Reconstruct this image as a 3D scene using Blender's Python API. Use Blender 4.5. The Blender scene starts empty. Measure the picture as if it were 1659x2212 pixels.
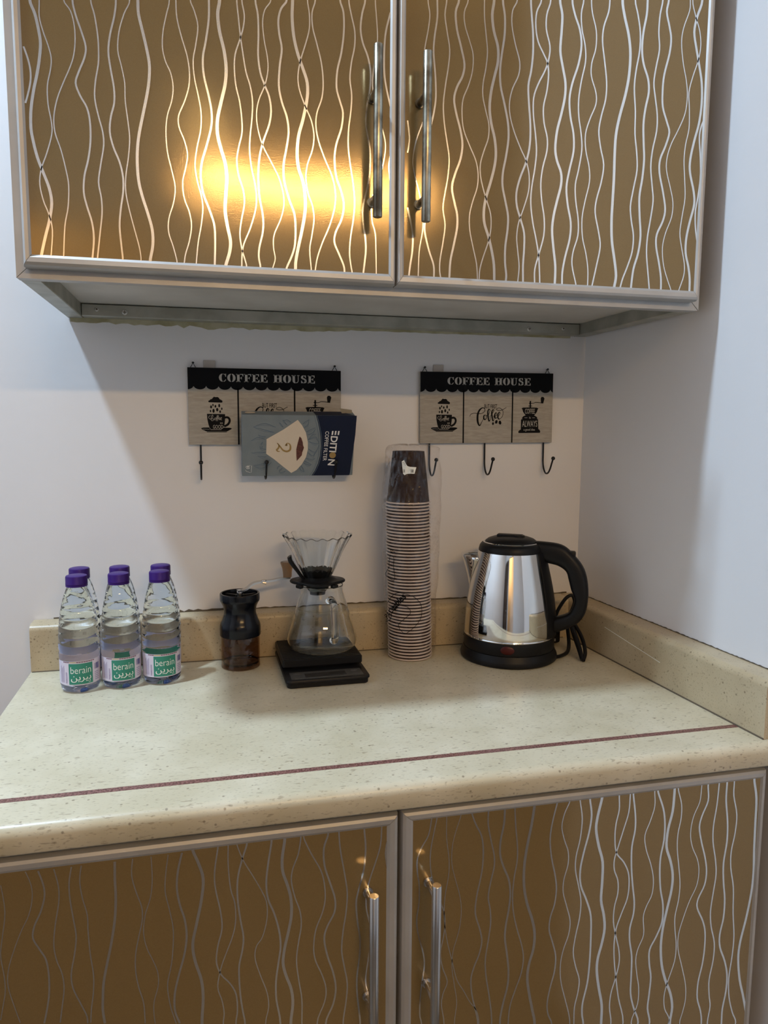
import bpy, bmesh, math, random
from math import sin, cos, pi, radians, sqrt
from mathutils import Vector, Matrix

scene = bpy.context.scene
COL = scene.collection
random.seed(7)

# ------------------------------------------------------------------ camera
F_PX, IMG_W, IMG_H = 1595.3, 1659.0, 2212.0
YAW, PITCH, ROLL = 0.2367, -0.1158, 0.0063
cam_d = bpy.data.cameras.new('camera')
cam = bpy.data.objects.new('camera', cam_d)
COL.objects.link(cam)
fwd = Vector((sin(YAW) * cos(PITCH), cos(YAW) * cos(PITCH), sin(PITCH)))
rgt = Vector((cos(YAW), -sin(YAW), 0))
upv = rgt.cross(fwd)
r2 = cos(ROLL) * rgt + sin(ROLL) * upv
u2 = -sin(ROLL) * rgt + cos(ROLL) * upv
cam.matrix_world = Matrix.Translation((0.209, -1.2858, 1.2962)) @ Matrix((r2, u2, -fwd)).transposed().to_4x4()
cam_d.sensor_fit = 'VERTICAL'
cam_d.sensor_height = 24.0
cam_d.lens = 24.0 * F_PX / IMG_H
cam_d.clip_start = 0.02
scene.camera = cam

# ------------------------------------------------------------------ world, exposure
world = bpy.data.worlds.new('world')
scene.world = world
world.use_nodes = True
world.node_tree.nodes['Background'].inputs[0].default_value = (0.55, 0.6, 0.7, 1)
world.node_tree.nodes['Background'].inputs[1].default_value = 0.3
scene.view_settings.view_transform = 'Standard'
scene.view_settings.look = 'None'
scene.view_settings.gamma = 1.0
scene.view_settings.use_curve_mapping = False
scene.view_settings.exposure = 0.0
scene.cycles.max_bounces = 12
scene.cycles.diffuse_bounces = 4
scene.cycles.glossy_bounces = 5
scene.cycles.transmission_bounces = 12
scene.cycles.transparent_max_bounces = 24

LAMP_POS = (-0.597, -0.464, 3.0)      # cool ceiling lamp, left of the wall cabinet
LAMP_POWER = 47.0
LAMP_COLOR = (0.61, 0.80, 1.0)
WARM_POS = (0.72, -2.97, 2.38)         # warm light strip on the wall behind the camera
WARM_POWER = 18.0
WARM_COLOR = (1.0, 0.62, 0.25)
PASSAGE_POS = (-1.0, -3.8, 2.6)
STRIP_STRENGTH = 16.0


def point_light(name, pos, power, color, radius):
    d = bpy.data.lights.new(name, 'POINT')
    d.energy = power
    d.color = color
    d.shadow_soft_size = radius
    o = bpy.data.objects.new(name, d)
    o.location = pos
    COL.objects.link(o)
    return o


lamp_d = bpy.data.lights.new('ceiling_lamp_light', 'AREA')
lamp_d.shape = 'DISK'
lamp_d.size = 0.14
lamp_d.energy = LAMP_POWER
lamp_d.color = LAMP_COLOR
lamp_o = bpy.data.objects.new('ceiling_lamp_light', lamp_d)      # faces straight down
lamp_o.location = LAMP_POS
COL.objects.link(lamp_o)
warm_d = bpy.data.lights.new('light_strip_light', 'AREA')
warm_d.shape = 'RECTANGLE'
warm_d.size = 1.05
warm_d.size_y = 0.055
warm_d.energy = WARM_POWER
warm_d.color = WARM_COLOR
warm_o = bpy.data.objects.new('light_strip_light', warm_d)
warm_o.location = WARM_POS
warm_o.rotation_euler = (radians(78), 0, 0)                      # faces the cabinets, tipped down a little
COL.objects.link(warm_o)
point_light('passage_lamp_light', PASSAGE_POS, 30.0, (1.0, 0.60, 0.24), 0.06)


# ------------------------------------------------------------------ materials
def new_mat(name):
    m = bpy.data.materials.new(name)
    m.use_nodes = True
    return m, m.node_tree.nodes, m.node_tree.links


def pmat(name, col, rough=0.5, metal=0.0, **kw):
    m, n, l = new_mat(name)
    b = n['Principled BSDF']
    b.inputs['Base Color'].default_value = (*col, 1)
    b.inputs['Roughness'].default_value = rough
    b.inputs['Metallic'].default_value = metal
    for k, v in kw.items():
        b.inputs[k.replace('_', ' ')].default_value = v
    return m


def noise_color(m, c0, c1, scale=8.0, lo=0.35, hi=0.65, bump=0.0, bscale=200.0, detail=4.0, stretch=(1, 1, 1)):
    n, l = m.node_tree.nodes, m.node_tree.links
    b = n['Principled BSDF']
    tc = n.new('ShaderNodeTexCoord')
    mp = n.new('ShaderNodeMapping')
    mp.inputs['Scale'].default_value = stretch
    l.new(tc.outputs['Object'], mp.inputs['Vector'])
    t = n.new('ShaderNodeTexNoise')
    t.inputs['Scale'].default_value = scale
    t.inputs['Detail'].default_value = detail
    l.new(mp.outputs[0], t.inputs['Vector'])
    r = n.new('ShaderNodeValToRGB')
    r.color_ramp.elements[0].position = lo
    r.color_ramp.elements[0].color = (*c0, 1)
    r.color_ramp.elements[1].position = hi
    r.color_ramp.elements[1].color = (*c1, 1)
    l.new(t.outputs['Fac'], r.inputs[0])
    l.new(r.outputs[0], b.inputs['Base Color'])
    if bump:
        t2 = n.new('ShaderNodeTexNoise')
        t2.inputs['Scale'].default_value = bscale
        t2.inputs['Detail'].default_value = 3
        l.new(tc.outputs['Object'], t2.inputs['Vector'])
        bp = n.new('ShaderNodeBump')
        bp.inputs['Strength'].default_value = bump
        bp.inputs['Distance'].default_value = 0.002
        l.new(t2.outputs['Fac'], bp.inputs['Height'])
        l.new(bp.outputs[0], b.inputs['Normal'])
    return m


def stone_mat(name, base, base2, speck, stretch, rough=0.32):
    """solid-surface worktop: cream with small brown specks and pale clouding"""
    m, n, l = new_mat(name)
    b = n['Principled BSDF']
    b.inputs['Roughness'].default_value = rough
    tc = n.new('ShaderNodeTexCoord')
    cl = n.new('ShaderNodeTexNoise')
    cl.inputs['Scale'].default_value = 14
    cl.inputs['Detail'].default_value = 5
    l.new(tc.outputs['Object'], cl.inputs['Vector'])
    r0 = n.new('ShaderNodeValToRGB')
    r0.color_ramp.elements[0].position = 0.35
    r0.color_ramp.elements[0].color = (*base, 1)
    r0.color_ramp.elements[1].position = 0.68
    r0.color_ramp.elements[1].color = (*base2, 1)
    l.new(cl.outputs['Fac'], r0.inputs[0])
    mp = n.new('ShaderNodeMapping')
    mp.inputs['Scale'].default_value = stretch
    l.new(tc.outputs['Object'], mp.inputs['Vector'])
    prev = r0.outputs[0]
    for sc, thr, thr2, fac in ((230, 0.65, 0.72, 0.42), (480, 0.61, 0.71, 0.34)):
        sp = n.new('ShaderNodeTexNoise')
        sp.inputs['Scale'].default_value = sc
        sp.inputs['Detail'].default_value = 1.5
        l.new(mp.outputs[0], sp.inputs['Vector'])
        rr = n.new('ShaderNodeValToRGB')
        rr.color_ramp.elements[0].position = thr
        rr.color_ramp.elements[0].color = (0, 0, 0, 1)
        rr.color_ramp.elements[1].position = thr2
        rr.color_ramp.elements[1].color = (fac, fac, fac, 1)
        l.new(sp.outputs['Fac'], rr.inputs[0])
        mx = n.new('ShaderNodeMixRGB')
        mx.inputs[2].default_value = (*speck, 1)
        l.new(rr.outputs[0], mx.inputs[0])
        l.new(prev, mx.inputs[1])
        prev = mx.outputs[0]
    vo = n.new('ShaderNodeTexVoronoi')
    vo.inputs['Scale'].default_value = 75
    l.new(tc.outputs['Object'], vo.inputs['Vector'])
    rv = n.new('ShaderNodeValToRGB')
    rv.color_ramp.elements[0].position = 0.07
    rv.color_ramp.elements[0].color = (0.6, 0.6, 0.6, 1)
    rv.color_ramp.elements[1].position = 0.14
    rv.color_ramp.elements[1].color = (0, 0, 0, 1)
    l.new(vo.outputs['Distance'], rv.inputs[0])
    mx = n.new('ShaderNodeMixRGB')
    mx.inputs[2].default_value = (speck[0] * 0.8, speck[1] * 0.8, speck[2] * 0.8, 1)
    l.new(rv.outputs[0], mx.inputs[0])
    l.new(prev, mx.inputs[1])
    l.new(mx.outputs[0], b.inputs['Base Color'])
    return m


def gold_mat(name):
    """brown-gold foil laminate: metallic flake under a clear coat"""
    m, n, l = new_mat(name)
    b = n['Principled BSDF']
    tc = n.new('ShaderNodeTexCoord')
    t = n.new('ShaderNodeTexNoise')
    t.inputs['Scale'].default_value = 900
    t.inputs['Detail'].default_value = 2
    l.new(tc.outputs['Object'], t.inputs['Vector'])
    t2 = n.new('ShaderNodeTexNoise')
    t2.inputs['Scale'].default_value = 5
    l.new(tc.outputs['Object'], t2.inputs['Vector'])
    r = n.new('ShaderNodeValToRGB')
    r.color_ramp.elements[0].position = 0.3
    r.color_ramp.elements[0].color = (0.23, 0.16, 0.068, 1)
    r.color_ramp.elements[1].position = 0.7
    r.color_ramp.elements[1].color = (0.30, 0.215, 0.098, 1)
    ad = n.new('ShaderNodeMath')
    ad.operation = 'MULTIPLY_ADD'
    ad.inputs[1].default_value = 0.35
    ad.inputs[2].default_value = 0.32
    l.new(t.outputs['Fac'], ad.inputs[0])
    l.new(ad.outputs[0], r.inputs[0])
    l.new(r.outputs[0], b.inputs['Base Color'])
    b.inputs['Metallic'].default_value = 0.30
    b.inputs['Roughness'].default_value = 0.115
    b.inputs['Coat Weight'].default_value = 0.12
    b.inputs['Coat Roughness'].default_value = 0.08
    b.inputs['Coat Tint'].default_value = (1.0, 0.85, 0.55, 1)
    bp = n.new('ShaderNodeBump')
    bp.inputs['Strength'].default_value = 0.035
    bp.inputs['Distance'].default_value = 0.001
    l.new(t.outputs['Fac'], bp.inputs['Height'])
    bp2 = n.new('ShaderNodeBump')
    bp2.inputs['Strength'].default_value = 0.05
    bp2.inputs['Distance'].default_value = 0.02
    l.new(t2.outputs['Fac'], bp2.inputs['Height'])
    l.new(bp2.outputs[0], bp.inputs['Normal'])
    l.new(bp.outputs[0], b.inputs['Normal'])
    l.new(bp2.outputs[0], b.inputs['Coat Normal'])
    return m


def film_mat(name, tint=(0.97, 0.97, 0.97), base=0.05, rough=0.12, edge=0.6):
    """thin clear plastic film: mostly see-through, glossy at grazing angles"""
    m, n, l = new_mat(name)
    n.remove(n['Principled BSDF'])
    out = n['Material Output']
    tr = n.new('ShaderNodeBsdfTransparent')
    tr.inputs[0].default_value = (*tint, 1)
    gl = n.new('ShaderNodeBsdfGlossy')
    gl.inputs['Roughness'].default_value = rough
    gl.inputs['Color'].default_value = (0.95, 0.95, 0.95, 1)
    lw = n.new('ShaderNodeLayerWeight')
    lw.inputs[0].default_value = 0.25
    mp = n.new('ShaderNodeMapRange')
    mp.inputs[3].default_value = base
    mp.inputs[4].default_value = edge
    l.new(lw.outputs['Facing'], mp.inputs[0])
    mx = n.new('ShaderNodeMixShader')
    l.new(mp.outputs[0], mx.inputs[0])
    l.new(tr.outputs[0], mx.inputs[1])
    l.new(gl.outputs[0], mx.inputs[2])
    l.new(mx.outputs[0], out.inputs[0])
    tc = n.new('ShaderNodeTexCoord')
    t = n.new('ShaderNodeTexNoise')
    t.inputs['Scale'].default_value = 45
    t.inputs['Detail'].default_value = 3
    l.new(tc.outputs['Object'], t.inputs['Vector'])
    bp = n.new('ShaderNodeBump')
    bp.inputs['Strength'].default_value = 0.8
    bp.inputs['Distance'].default_value = 0.008
    l.new(t.outputs['Fac'], bp.inputs['Height'])
    l.new(bp.outputs[0], gl.inputs['Normal'])
    return m


def emit_mat(name, col, s):
    m, n, l = new_mat(name)
    b = n['Principled BSDF']
    b.inputs['Base Color'].default_value = (*col, 1)
    b.inputs['Emission Color'].default_value = (*col, 1)
    b.inputs['Emission Strength'].default_value = s
    return m


M = {}
M['wall'] = noise_color(pmat('wall_paint', (0.8, 0.8, 0.8), 0.6), (0.765, 0.76, 0.775), (0.79, 0.785, 0.80), 3, bump=0.10, bscale=60)
M['ceiling'] = pmat('ceiling_paint', (0.82, 0.82, 0.82), 0.8)
M['floor'] = noise_color(pmat('floor_tile', (0.3, 0.27, 0.23), 0.3), (0.10, 0.08, 0.062), (0.17, 0.14, 0.11), 6)
M['grout'] = pmat('floor_joint', (0.25, 0.23, 0.2), 0.8)
M['darkwood'] = noise_color(pmat('dark_wood', (0.06, 0.035, 0.02), 0.4), (0.035, 0.02, 0.012), (0.075, 0.042, 0.024), 6, stretch=(8, 8, 0.6))
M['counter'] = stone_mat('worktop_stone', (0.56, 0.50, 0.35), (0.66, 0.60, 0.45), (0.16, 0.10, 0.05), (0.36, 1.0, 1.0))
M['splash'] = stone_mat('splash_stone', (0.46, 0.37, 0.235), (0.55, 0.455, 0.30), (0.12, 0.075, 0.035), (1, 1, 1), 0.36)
M['stripe'] = noise_color(pmat('stripe_stone', (0.2, 0.08, 0.06), 0.35), (0.10, 0.035, 0.03), (0.30, 0.15, 0.125), 420, 0.40, 0.62)
M['alu'] = noise_color(pmat('aluminium', (0.5, 0.48, 0.46), 0.46, 0.4), (0.43, 0.42, 0.405), (0.50, 0.49, 0.475), 12)
M['alu_dark'] = noise_color(pmat('aluminium_grey', (0.4, 0.4, 0.36), 0.45, 0.55), (0.34, 0.34, 0.29), (0.46, 0.455, 0.40), 25)
M['underside'] = noise_color(pmat('underside_board', (0.55, 0.53, 0.5), 0.6), (0.50, 0.48, 0.44), (0.64, 0.62, 0.58), 7)
M['carcass'] = pmat('carcass_board', (0.4, 0.37, 0.33), 0.6)
M['gold'] = gold_mat('gold_foil')
M['wave'] = pmat('silver_foil', (0.86, 0.85, 0.82), 0.16, 1.0)
M['steel_old'] = noise_color(pmat('worn_steel', (0.4, 0.38, 0.32), 0.3, 1.0), (0.17, 0.145, 0.105), (0.55, 0.53, 0.44), 35, 0.38, 0.62)
M['steel'] = pmat('brushed_steel', (0.62, 0.61, 0.6), 0.24, 1.0)
M['screw'] = pmat('screw_steel', (0.6, 0.6, 0.58), 0.35, 1.0)
M['sealant'] = noise_color(pmat('old_sealant', (0.3, 0.27, 0.15), 0.7), (0.33, 0.30, 0.17), (0.46, 0.43, 0.30), 40)
M['dirt'] = pmat('dark_joint', (0.11, 0.085, 0.055), 0.8)
M['black'] = pmat('black_plastic', (0.007, 0.007, 0.008), 0.42, 0.0, Specular_IOR_Level=0.22)
M['black_gloss'] = pmat('black_gloss_plastic', (0.005, 0.006, 0.010), 0.18, 0.0, Specular_IOR_Level=0.28)
M['black_paint'] = pmat('black_print', (0.005, 0.005, 0.006), 0.75, 0.0, Specular_IOR_Level=0.15)
M['black_metal'] = pmat('black_wire', (0.010, 0.010, 0.011), 0.35, 0.3)
M['board'] = noise_color(pmat('sign_board', (0.5, 0.47, 0.42), 0.7), (0.34, 0.315, 0.275), (0.42, 0.395, 0.35), 60, stretch=(1, 1, 6))
M['print_light'] = pmat('light_print', (0.47, 0.45, 0.41), 0.6)
M['tab'] = pmat('adhesive_tab', (0.46, 0.42, 0.38), 0.6)
M['box_blue'] = noise_color(pmat('carton_blue', (0.2, 0.27, 0.32), 0.55), (0.165, 0.205, 0.235), (0.195, 0.235, 0.265), 30)
M['box_line'] = pmat('carton_ink', (0.10, 0.145, 0.20), 0.6)
M['box_navy'] = pmat('carton_navy', (0.004, 0.009, 0.032), 0.5, 0.0, Specular_IOR_Level=0.25)
M['box_white'] = pmat('carton_white', (0.80, 0.80, 0.80), 0.6)
M['box_cream'] = pmat('carton_cream', (0.66, 0.58, 0.48), 0.6)
M['box_gold'] = pmat('carton_gold', (0.33, 0.215, 0.07), 0.5)
M['box_coffee'] = noise_color(pmat('carton_coffee', (0.08, 0.02, 0.015), 0.6), (0.05, 0.012, 0.01), (0.13, 0.035, 0.025), 500)
M['kraft'] = pmat('carton_inside', (0.33, 0.29, 0.22), 0.7)
M['bottle'] = pmat('clear_bottle_water', (0.93, 0.96, 1.0), 0.0, 0.0, Transmission_Weight=1.0, IOR=1.30)
M['cap'] = pmat('purple_cap', (0.033, 0.006, 0.135), 0.4, 0.0, Specular_IOR_Level=0.3)
M['label'] = pmat('label_lilac', (0.66, 0.62, 0.74), 0.45)
M['label_green'] = pmat('label_green', (0.028, 0.235, 0.17), 0.45)
M['label_white'] = pmat('label_white', (0.85, 0.88, 0.86), 0.45)
M['label_purple'] = pmat('label_purple', (0.16, 0.10, 0.30), 0.5)
M['label_blue'] = pmat('label_blue', (0.05, 0.06, 0.28), 0.5)
M['label_red'] = pmat('label_wine', (0.13, 0.02, 0.05), 0.5)
M['label_gold'] = pmat('label_gold', (0.45, 0.36, 0.12), 0.5)
M['blue_dot'] = pmat('bottle_base_blue', (0.10, 0.22, 0.60), 0.1, 0.0, Transmission_Weight=0.6)
M['smoke'] = film_mat('smoky_plastic', (0.74, 0.64, 0.56), 0.03, 0.06, 0.35)
M['smoke_solid'] = pmat('smoky_knob', (0.42, 0.25, 0.13), 0.04, 0.0, Transmission_Weight=0.9, IOR=1.35)
M['mat'] = noise_color(pmat('added_mat_fibre', (0.03, 0.025, 0.022), 0.9), (0.08, 0.058, 0.04), (0.13, 0.10, 0.075), 120)
M['glass'] = pmat('clear_glass', (0.97, 0.985, 0.98), 0.0, 0.0, Transmission_Weight=1.0, IOR=1.45)
M['mirror'] = pmat('polished_steel', (0.80, 0.79, 0.77), 0.045, 1.0)
M['cup_brown'] = noise_color(pmat('cup_brown', (0.03, 0.015, 0.012), 0.55, 0.0, Specular_IOR_Level=0.15), (0.022, 0.011, 0.009), (0.034, 0.018, 0.014), 40)
M['cup_rim'] = noise_color(pmat('cup_rim', (0.7, 0.6, 0.55), 0.6), (0.60, 0.50, 0.45), (0.70, 0.60, 0.54), 60)
M['film'] = film_mat('bag_film', (0.985, 0.97, 0.96), 0.015, 0.10, 0.40)
M['white_plastic'] = pmat('white_plastic', (0.8, 0.8, 0.8), 0.4)
M['red_lamp'] = pmat('red_indicator', (0.055, 0.004, 0.004), 0.3, 0.0, Specular_IOR_Level=0.3)
M['lcd'] = pmat('display_window', (0.03, 0.028, 0.026), 0.08)
M['btn'] = pmat('grey_key', (0.06, 0.056, 0.05), 0.35)
M['strip'] = emit_mat('warm_strip', (1.0, 0.74, 0.36), STRIP_STRENGTH)


# ------------------------------------------------------------------ mesh helpers
class Geo:
    def __init__(self):
        self.v, self.f = [], []

    def add(self, vs, fs):
        b = len(self.v)
        self.v += [tuple(p) for p in vs]
        self.f += [tuple(b + i for i in q) for q in fs]
        return self

    def box(self, x0, x1, y0, y1, z0, z1):
        vs = [(x, y, z) for x in (x0, x1) for y in (y0, y1) for z in (z0, z1)]
        return self.add(vs, [(0, 1, 3, 2), (4, 6, 7, 5), (0, 4, 5, 1), (2, 3, 7, 6), (0, 2, 6, 4), (1, 5, 7, 3)])

    def rbox(self, x0, x1, y0, y1, z0, z1, r=0.002, seg=2):
        bm = bmesh.new()
        bmesh.ops.create_cube(bm, size=1.0)
        for p in bm.verts:
            p.co = Vector(((x0 + x1) / 2 + p.co.x * (x1 - x0), (y0 + y1) / 2 + p.co.y * (y1 - y0), (z0 + z1) / 2 + p.co.z * (z1 - z0)))
        bmesh.ops.bevel(bm, geom=list(bm.edges), offset=r, segments=seg, profile=0.5, affect='EDGES')
        return self.bm(bm)

    def bm(self, bm):
        bm.verts.index_update()
        self.add([p.co[:] for p in bm.verts], [[q.index for q in f.verts] for f in bm.faces])
        bm.free()
        return self

    def lathe(self, prof, n=48, c=(0, 0, 0), rf=None, closed=False, cap=True):
        """prof: [(r, z)], rf(theta, i) -> radial factor"""
        vs, fs = [], []
        for i, (r, z) in enumerate(prof):
            for k in range(n):
                t = 2 * pi * k / n
                rr = r * (rf(t, i) if rf else 1)
                vs.append((c[0] + rr * cos(t), c[1] + rr * sin(t), c[2] + z))
        m = len(prof)
        for i in range(m if closed else m - 1):
            j = (i + 1) % m
            for k in range(n):
                q = (k + 1) % n
                fs.append((i * n + k, i * n + q, j * n + q, j * n + k))
        if cap and not closed:
            if prof[0][0] > 1e-6:
                fs.append(tuple(reversed(range(n))))
            if prof[-1][0] > 1e-6:
                fs.append(tuple((m - 1) * n + k for k in range(n)))
        return self.add(vs, fs)

    def tube(self, path, r, n=10, closed=False):
        P = [Vector(p) for p in path]
        m = len(P)
        vs, fs = [], []
        prev = None
        for i, p in enumerate(P):
            a = P[i - 1] if (i > 0 or closed) else p
            b = P[(i + 1) % m] if (i < m - 1 or closed) else p
            t = (b - a).normalized()
            if prev is None:
                ref = Vector((0, 0, 1)) if abs(t.z) < 0.9 else Vector((1, 0, 0))
                u = t.cross(ref).normalized()
            else:
                u = (prev - t * prev.dot(t)).normalized()
            prev = u
            w = t.cross(u)
            rr = r[i] if isinstance(r, (list, tuple)) else r
            for k in range(n):
                an = 2 * pi * k / n
                vs.append(p + u * (rr * cos(an)) + w * (rr * sin(an)))
        for i in range(m if closed else m - 1):
            j = (i + 1) % m
            for k in range(n):
                q = (k + 1) % n
                fs.append((i * n + k, i * n + q, j * n + q, j * n + k))
        if not closed:
            fs.append(tuple(reversed(range(n))))
            fs.append(tuple((m - 1) * n + k for k in range(n)))
        return self.add(vs, fs)

    def sphere(self, c, r, n=14, sz=1.0):
        prof = [(max(1e-7, r * sin(pi * i / (n // 2))), -r * sz * cos(pi * i / (n // 2))) for i in range(n // 2 + 1)]
        return self.lathe(prof, n, c, cap=False)

    def loft(self, rings, caps=True, closed_ring=True):
        n = len(rings[0])
        vs = [p for r in rings for p in r]
        fs = []
        for i in range(len(rings) - 1):
            for k in range(n if closed_ring else n - 1):
                q = (k + 1) % n
                fs.append((i * n + k, i * n + q, (i + 1) * n + q, (i + 1) * n + k))
        if caps:
            fs.append(tuple(reversed(range(n))))
            fs.append(tuple((len(rings) - 1) * n + k for k in range(n)))
        return self.add(vs, fs)

    def prism(self, poly, fn, t0, t1):
        """extrude a 2-D polygon; fn(a, b, t) -> xyz"""
        n = len(poly)
        vs = [fn(a, b, t0) for a, b in poly] + [fn(a, b, t1) for a, b in poly]
        fs = [tuple(range(n)), tuple(reversed(range(n, 2 * n)))]
        fs += [(k, n + k, n + (k + 1) % n, (k + 1) % n) for k in range(n)]
        return self.add(vs, fs)

    def flat(self, poly, fn):
        return self.add([fn(a, b) for a, b in poly], [tuple(range(len(poly)))])

    def stroke(self, pts, w, fn, sub=5, smooth=True):
        """flat ribbon along a 2-D path; w is a width or a list of widths"""
        if smooth:
            ws = w if isinstance(w, (list, tuple)) else [w] * len(pts)
            q = crom([(p[0], p[1], ws[i]) for i, p in enumerate(pts)], sub)
        else:
            q = [(p[0], p[1], w) for p in pts]
        vs, fs = [], []
        for i, p in enumerate(q):
            a, b = q[max(0, i - 1)], q[min(len(q) - 1, i + 1)]
            dx, dz = b[0] - a[0], b[1] - a[1]
            L = sqrt(dx * dx + dz * dz) or 1
            h = p[2] / 2
            vs += [fn(p[0] - dz / L * h, p[1] + dx / L * h), fn(p[0] + dz / L * h, p[1] - dx / L * h)]
        for i in range(len(q) - 1):
            fs.append((2 * i, 2 * i + 1, 2 * i + 3, 2 * i + 2))
        return self.add(vs, fs)

    def text(self, body, h, fn, x=0.0, z=0.0, align='C', sx=1.0, rot=0.0, bold=0.0):
        """lettering with cap height h placed at (x, z) of a 2-D frame"""
        vs, fs, w = glyphs(body, bold)
        k = h / 0.686
        x0 = {'C': -w / 2, 'L': 0, 'R': -w}[align]
        c, s = cos(rot), sin(rot)
        out = []
        for a, b in vs:
            a, b = (a + x0) * k * sx, b * k
            out.append(fn(x + a * c - b * s, z + a * s + b * c))
        return self.add(out, fs)


def crom(P, sub):
    out = []
    n = len(P)
    for i in range(n - 1):
        p0, p1, p2, p3 = P[max(0, i - 1)], P[i], P[i + 1], P[min(n - 1, i + 2)]
        for s in range(sub):
            t = s / sub
            out.append(tuple(0.5 * (2 * b + (c - a) * t + (2 * a - 5 * b + 4 * c - d) * t * t + (3 * b - a - 3 * c + d) * t ** 3)
                             for a, b, c, d in zip(p0, p1, p2, p3)))
    out.append(tuple(P[-1]))
    return out


_gl = {}


def glyphs(body, bold=0.0):
    if (body, bold) not in _gl:
        cu = bpy.data.curves.new('glyphs', 'FONT')
        cu.body = body
        cu.size = 1
        cu.resolution_u = 3
        cu.offset = bold
        ob = bpy.data.objects.new('glyphs', cu)
        COL.objects.link(ob)
        me = bpy.data.meshes.new_from_object(ob.evaluated_get(bpy.context.evaluated_depsgraph_get()))
        vs = [(p.co.x, p.co.y) for p in me.vertices]
        fs = [tuple(p.vertices) for p in me.polygons]
        x0 = min(p[0] for p in vs)
        vs = [(a - x0, b) for a, b in vs]
        w = max(p[0] for p in vs)
        bpy.data.objects.remove(ob)
        bpy.data.meshes.remove(me)
        bpy.data.curves.remove(cu)
        _gl[(body, bold)] = (vs, fs, w)
    return _gl[(body, bold)]


def make(name, geo, mat, parent=None, off=None, smooth=True, angle=38, solid=0.0):
    """link one mesh object; off = world position to subtract (parent's origin)"""
    vs = geo.v
    if off is not None:
        vs = [(a - off[0], b - off[1], c - off[2]) for a, b, c in vs]
    me = bpy.data.meshes.new(name)
    me.from_pydata(vs, [], geo.f)
    me.validate()
    bm = bmesh.new()
    bm.from_mesh(me)
    bmesh.ops.recalc_face_normals(bm, faces=bm.faces)
    bm.to_mesh(me)
    bm.free()
    if smooth:
        me.polygons.foreach_set('use_smooth', [True] * len(me.polygons))
        me.set_sharp_from_angle(angle=radians(angle))
    me.materials.append(M[mat] if isinstance(mat, str) else mat)
    o = bpy.data.objects.new(name, me)
    COL.objects.link(o)
    if parent is not None:
        o.parent = parent
    if solid:
        md = o.modifiers.new('thickness', 'SOLIDIFY')
        md.thickness = solid
        md.offset = -1
    return o


def tag(o, label, cat, group=None):
    o['label'] = label
    o['category'] = cat
    if group:
        o['group'] = group
    return o


def thing(name, label, cat, loc=(0, 0, 0), rot=(0, 0, 0), group=None):
    o = bpy.data.objects.new(name, None)
    o.empty_display_size = 0.05
    COL.objects.link(o)
    o.location = loc
    o.rotation_euler = rot
    return tag(o, label, cat, group)


def structure(name, geo, mat, parent=None, **kw):
    o = make(name, geo, mat, parent, **kw)
    if parent is None:
        o['kind'] = 'structure'
    return o


def copy_tree(o, parent=None):
    c = o.copy()
    COL.objects.link(c)
    c.parent = parent
    for ch in list(o.children):
        copy_tree(ch, c)
    return c
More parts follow.
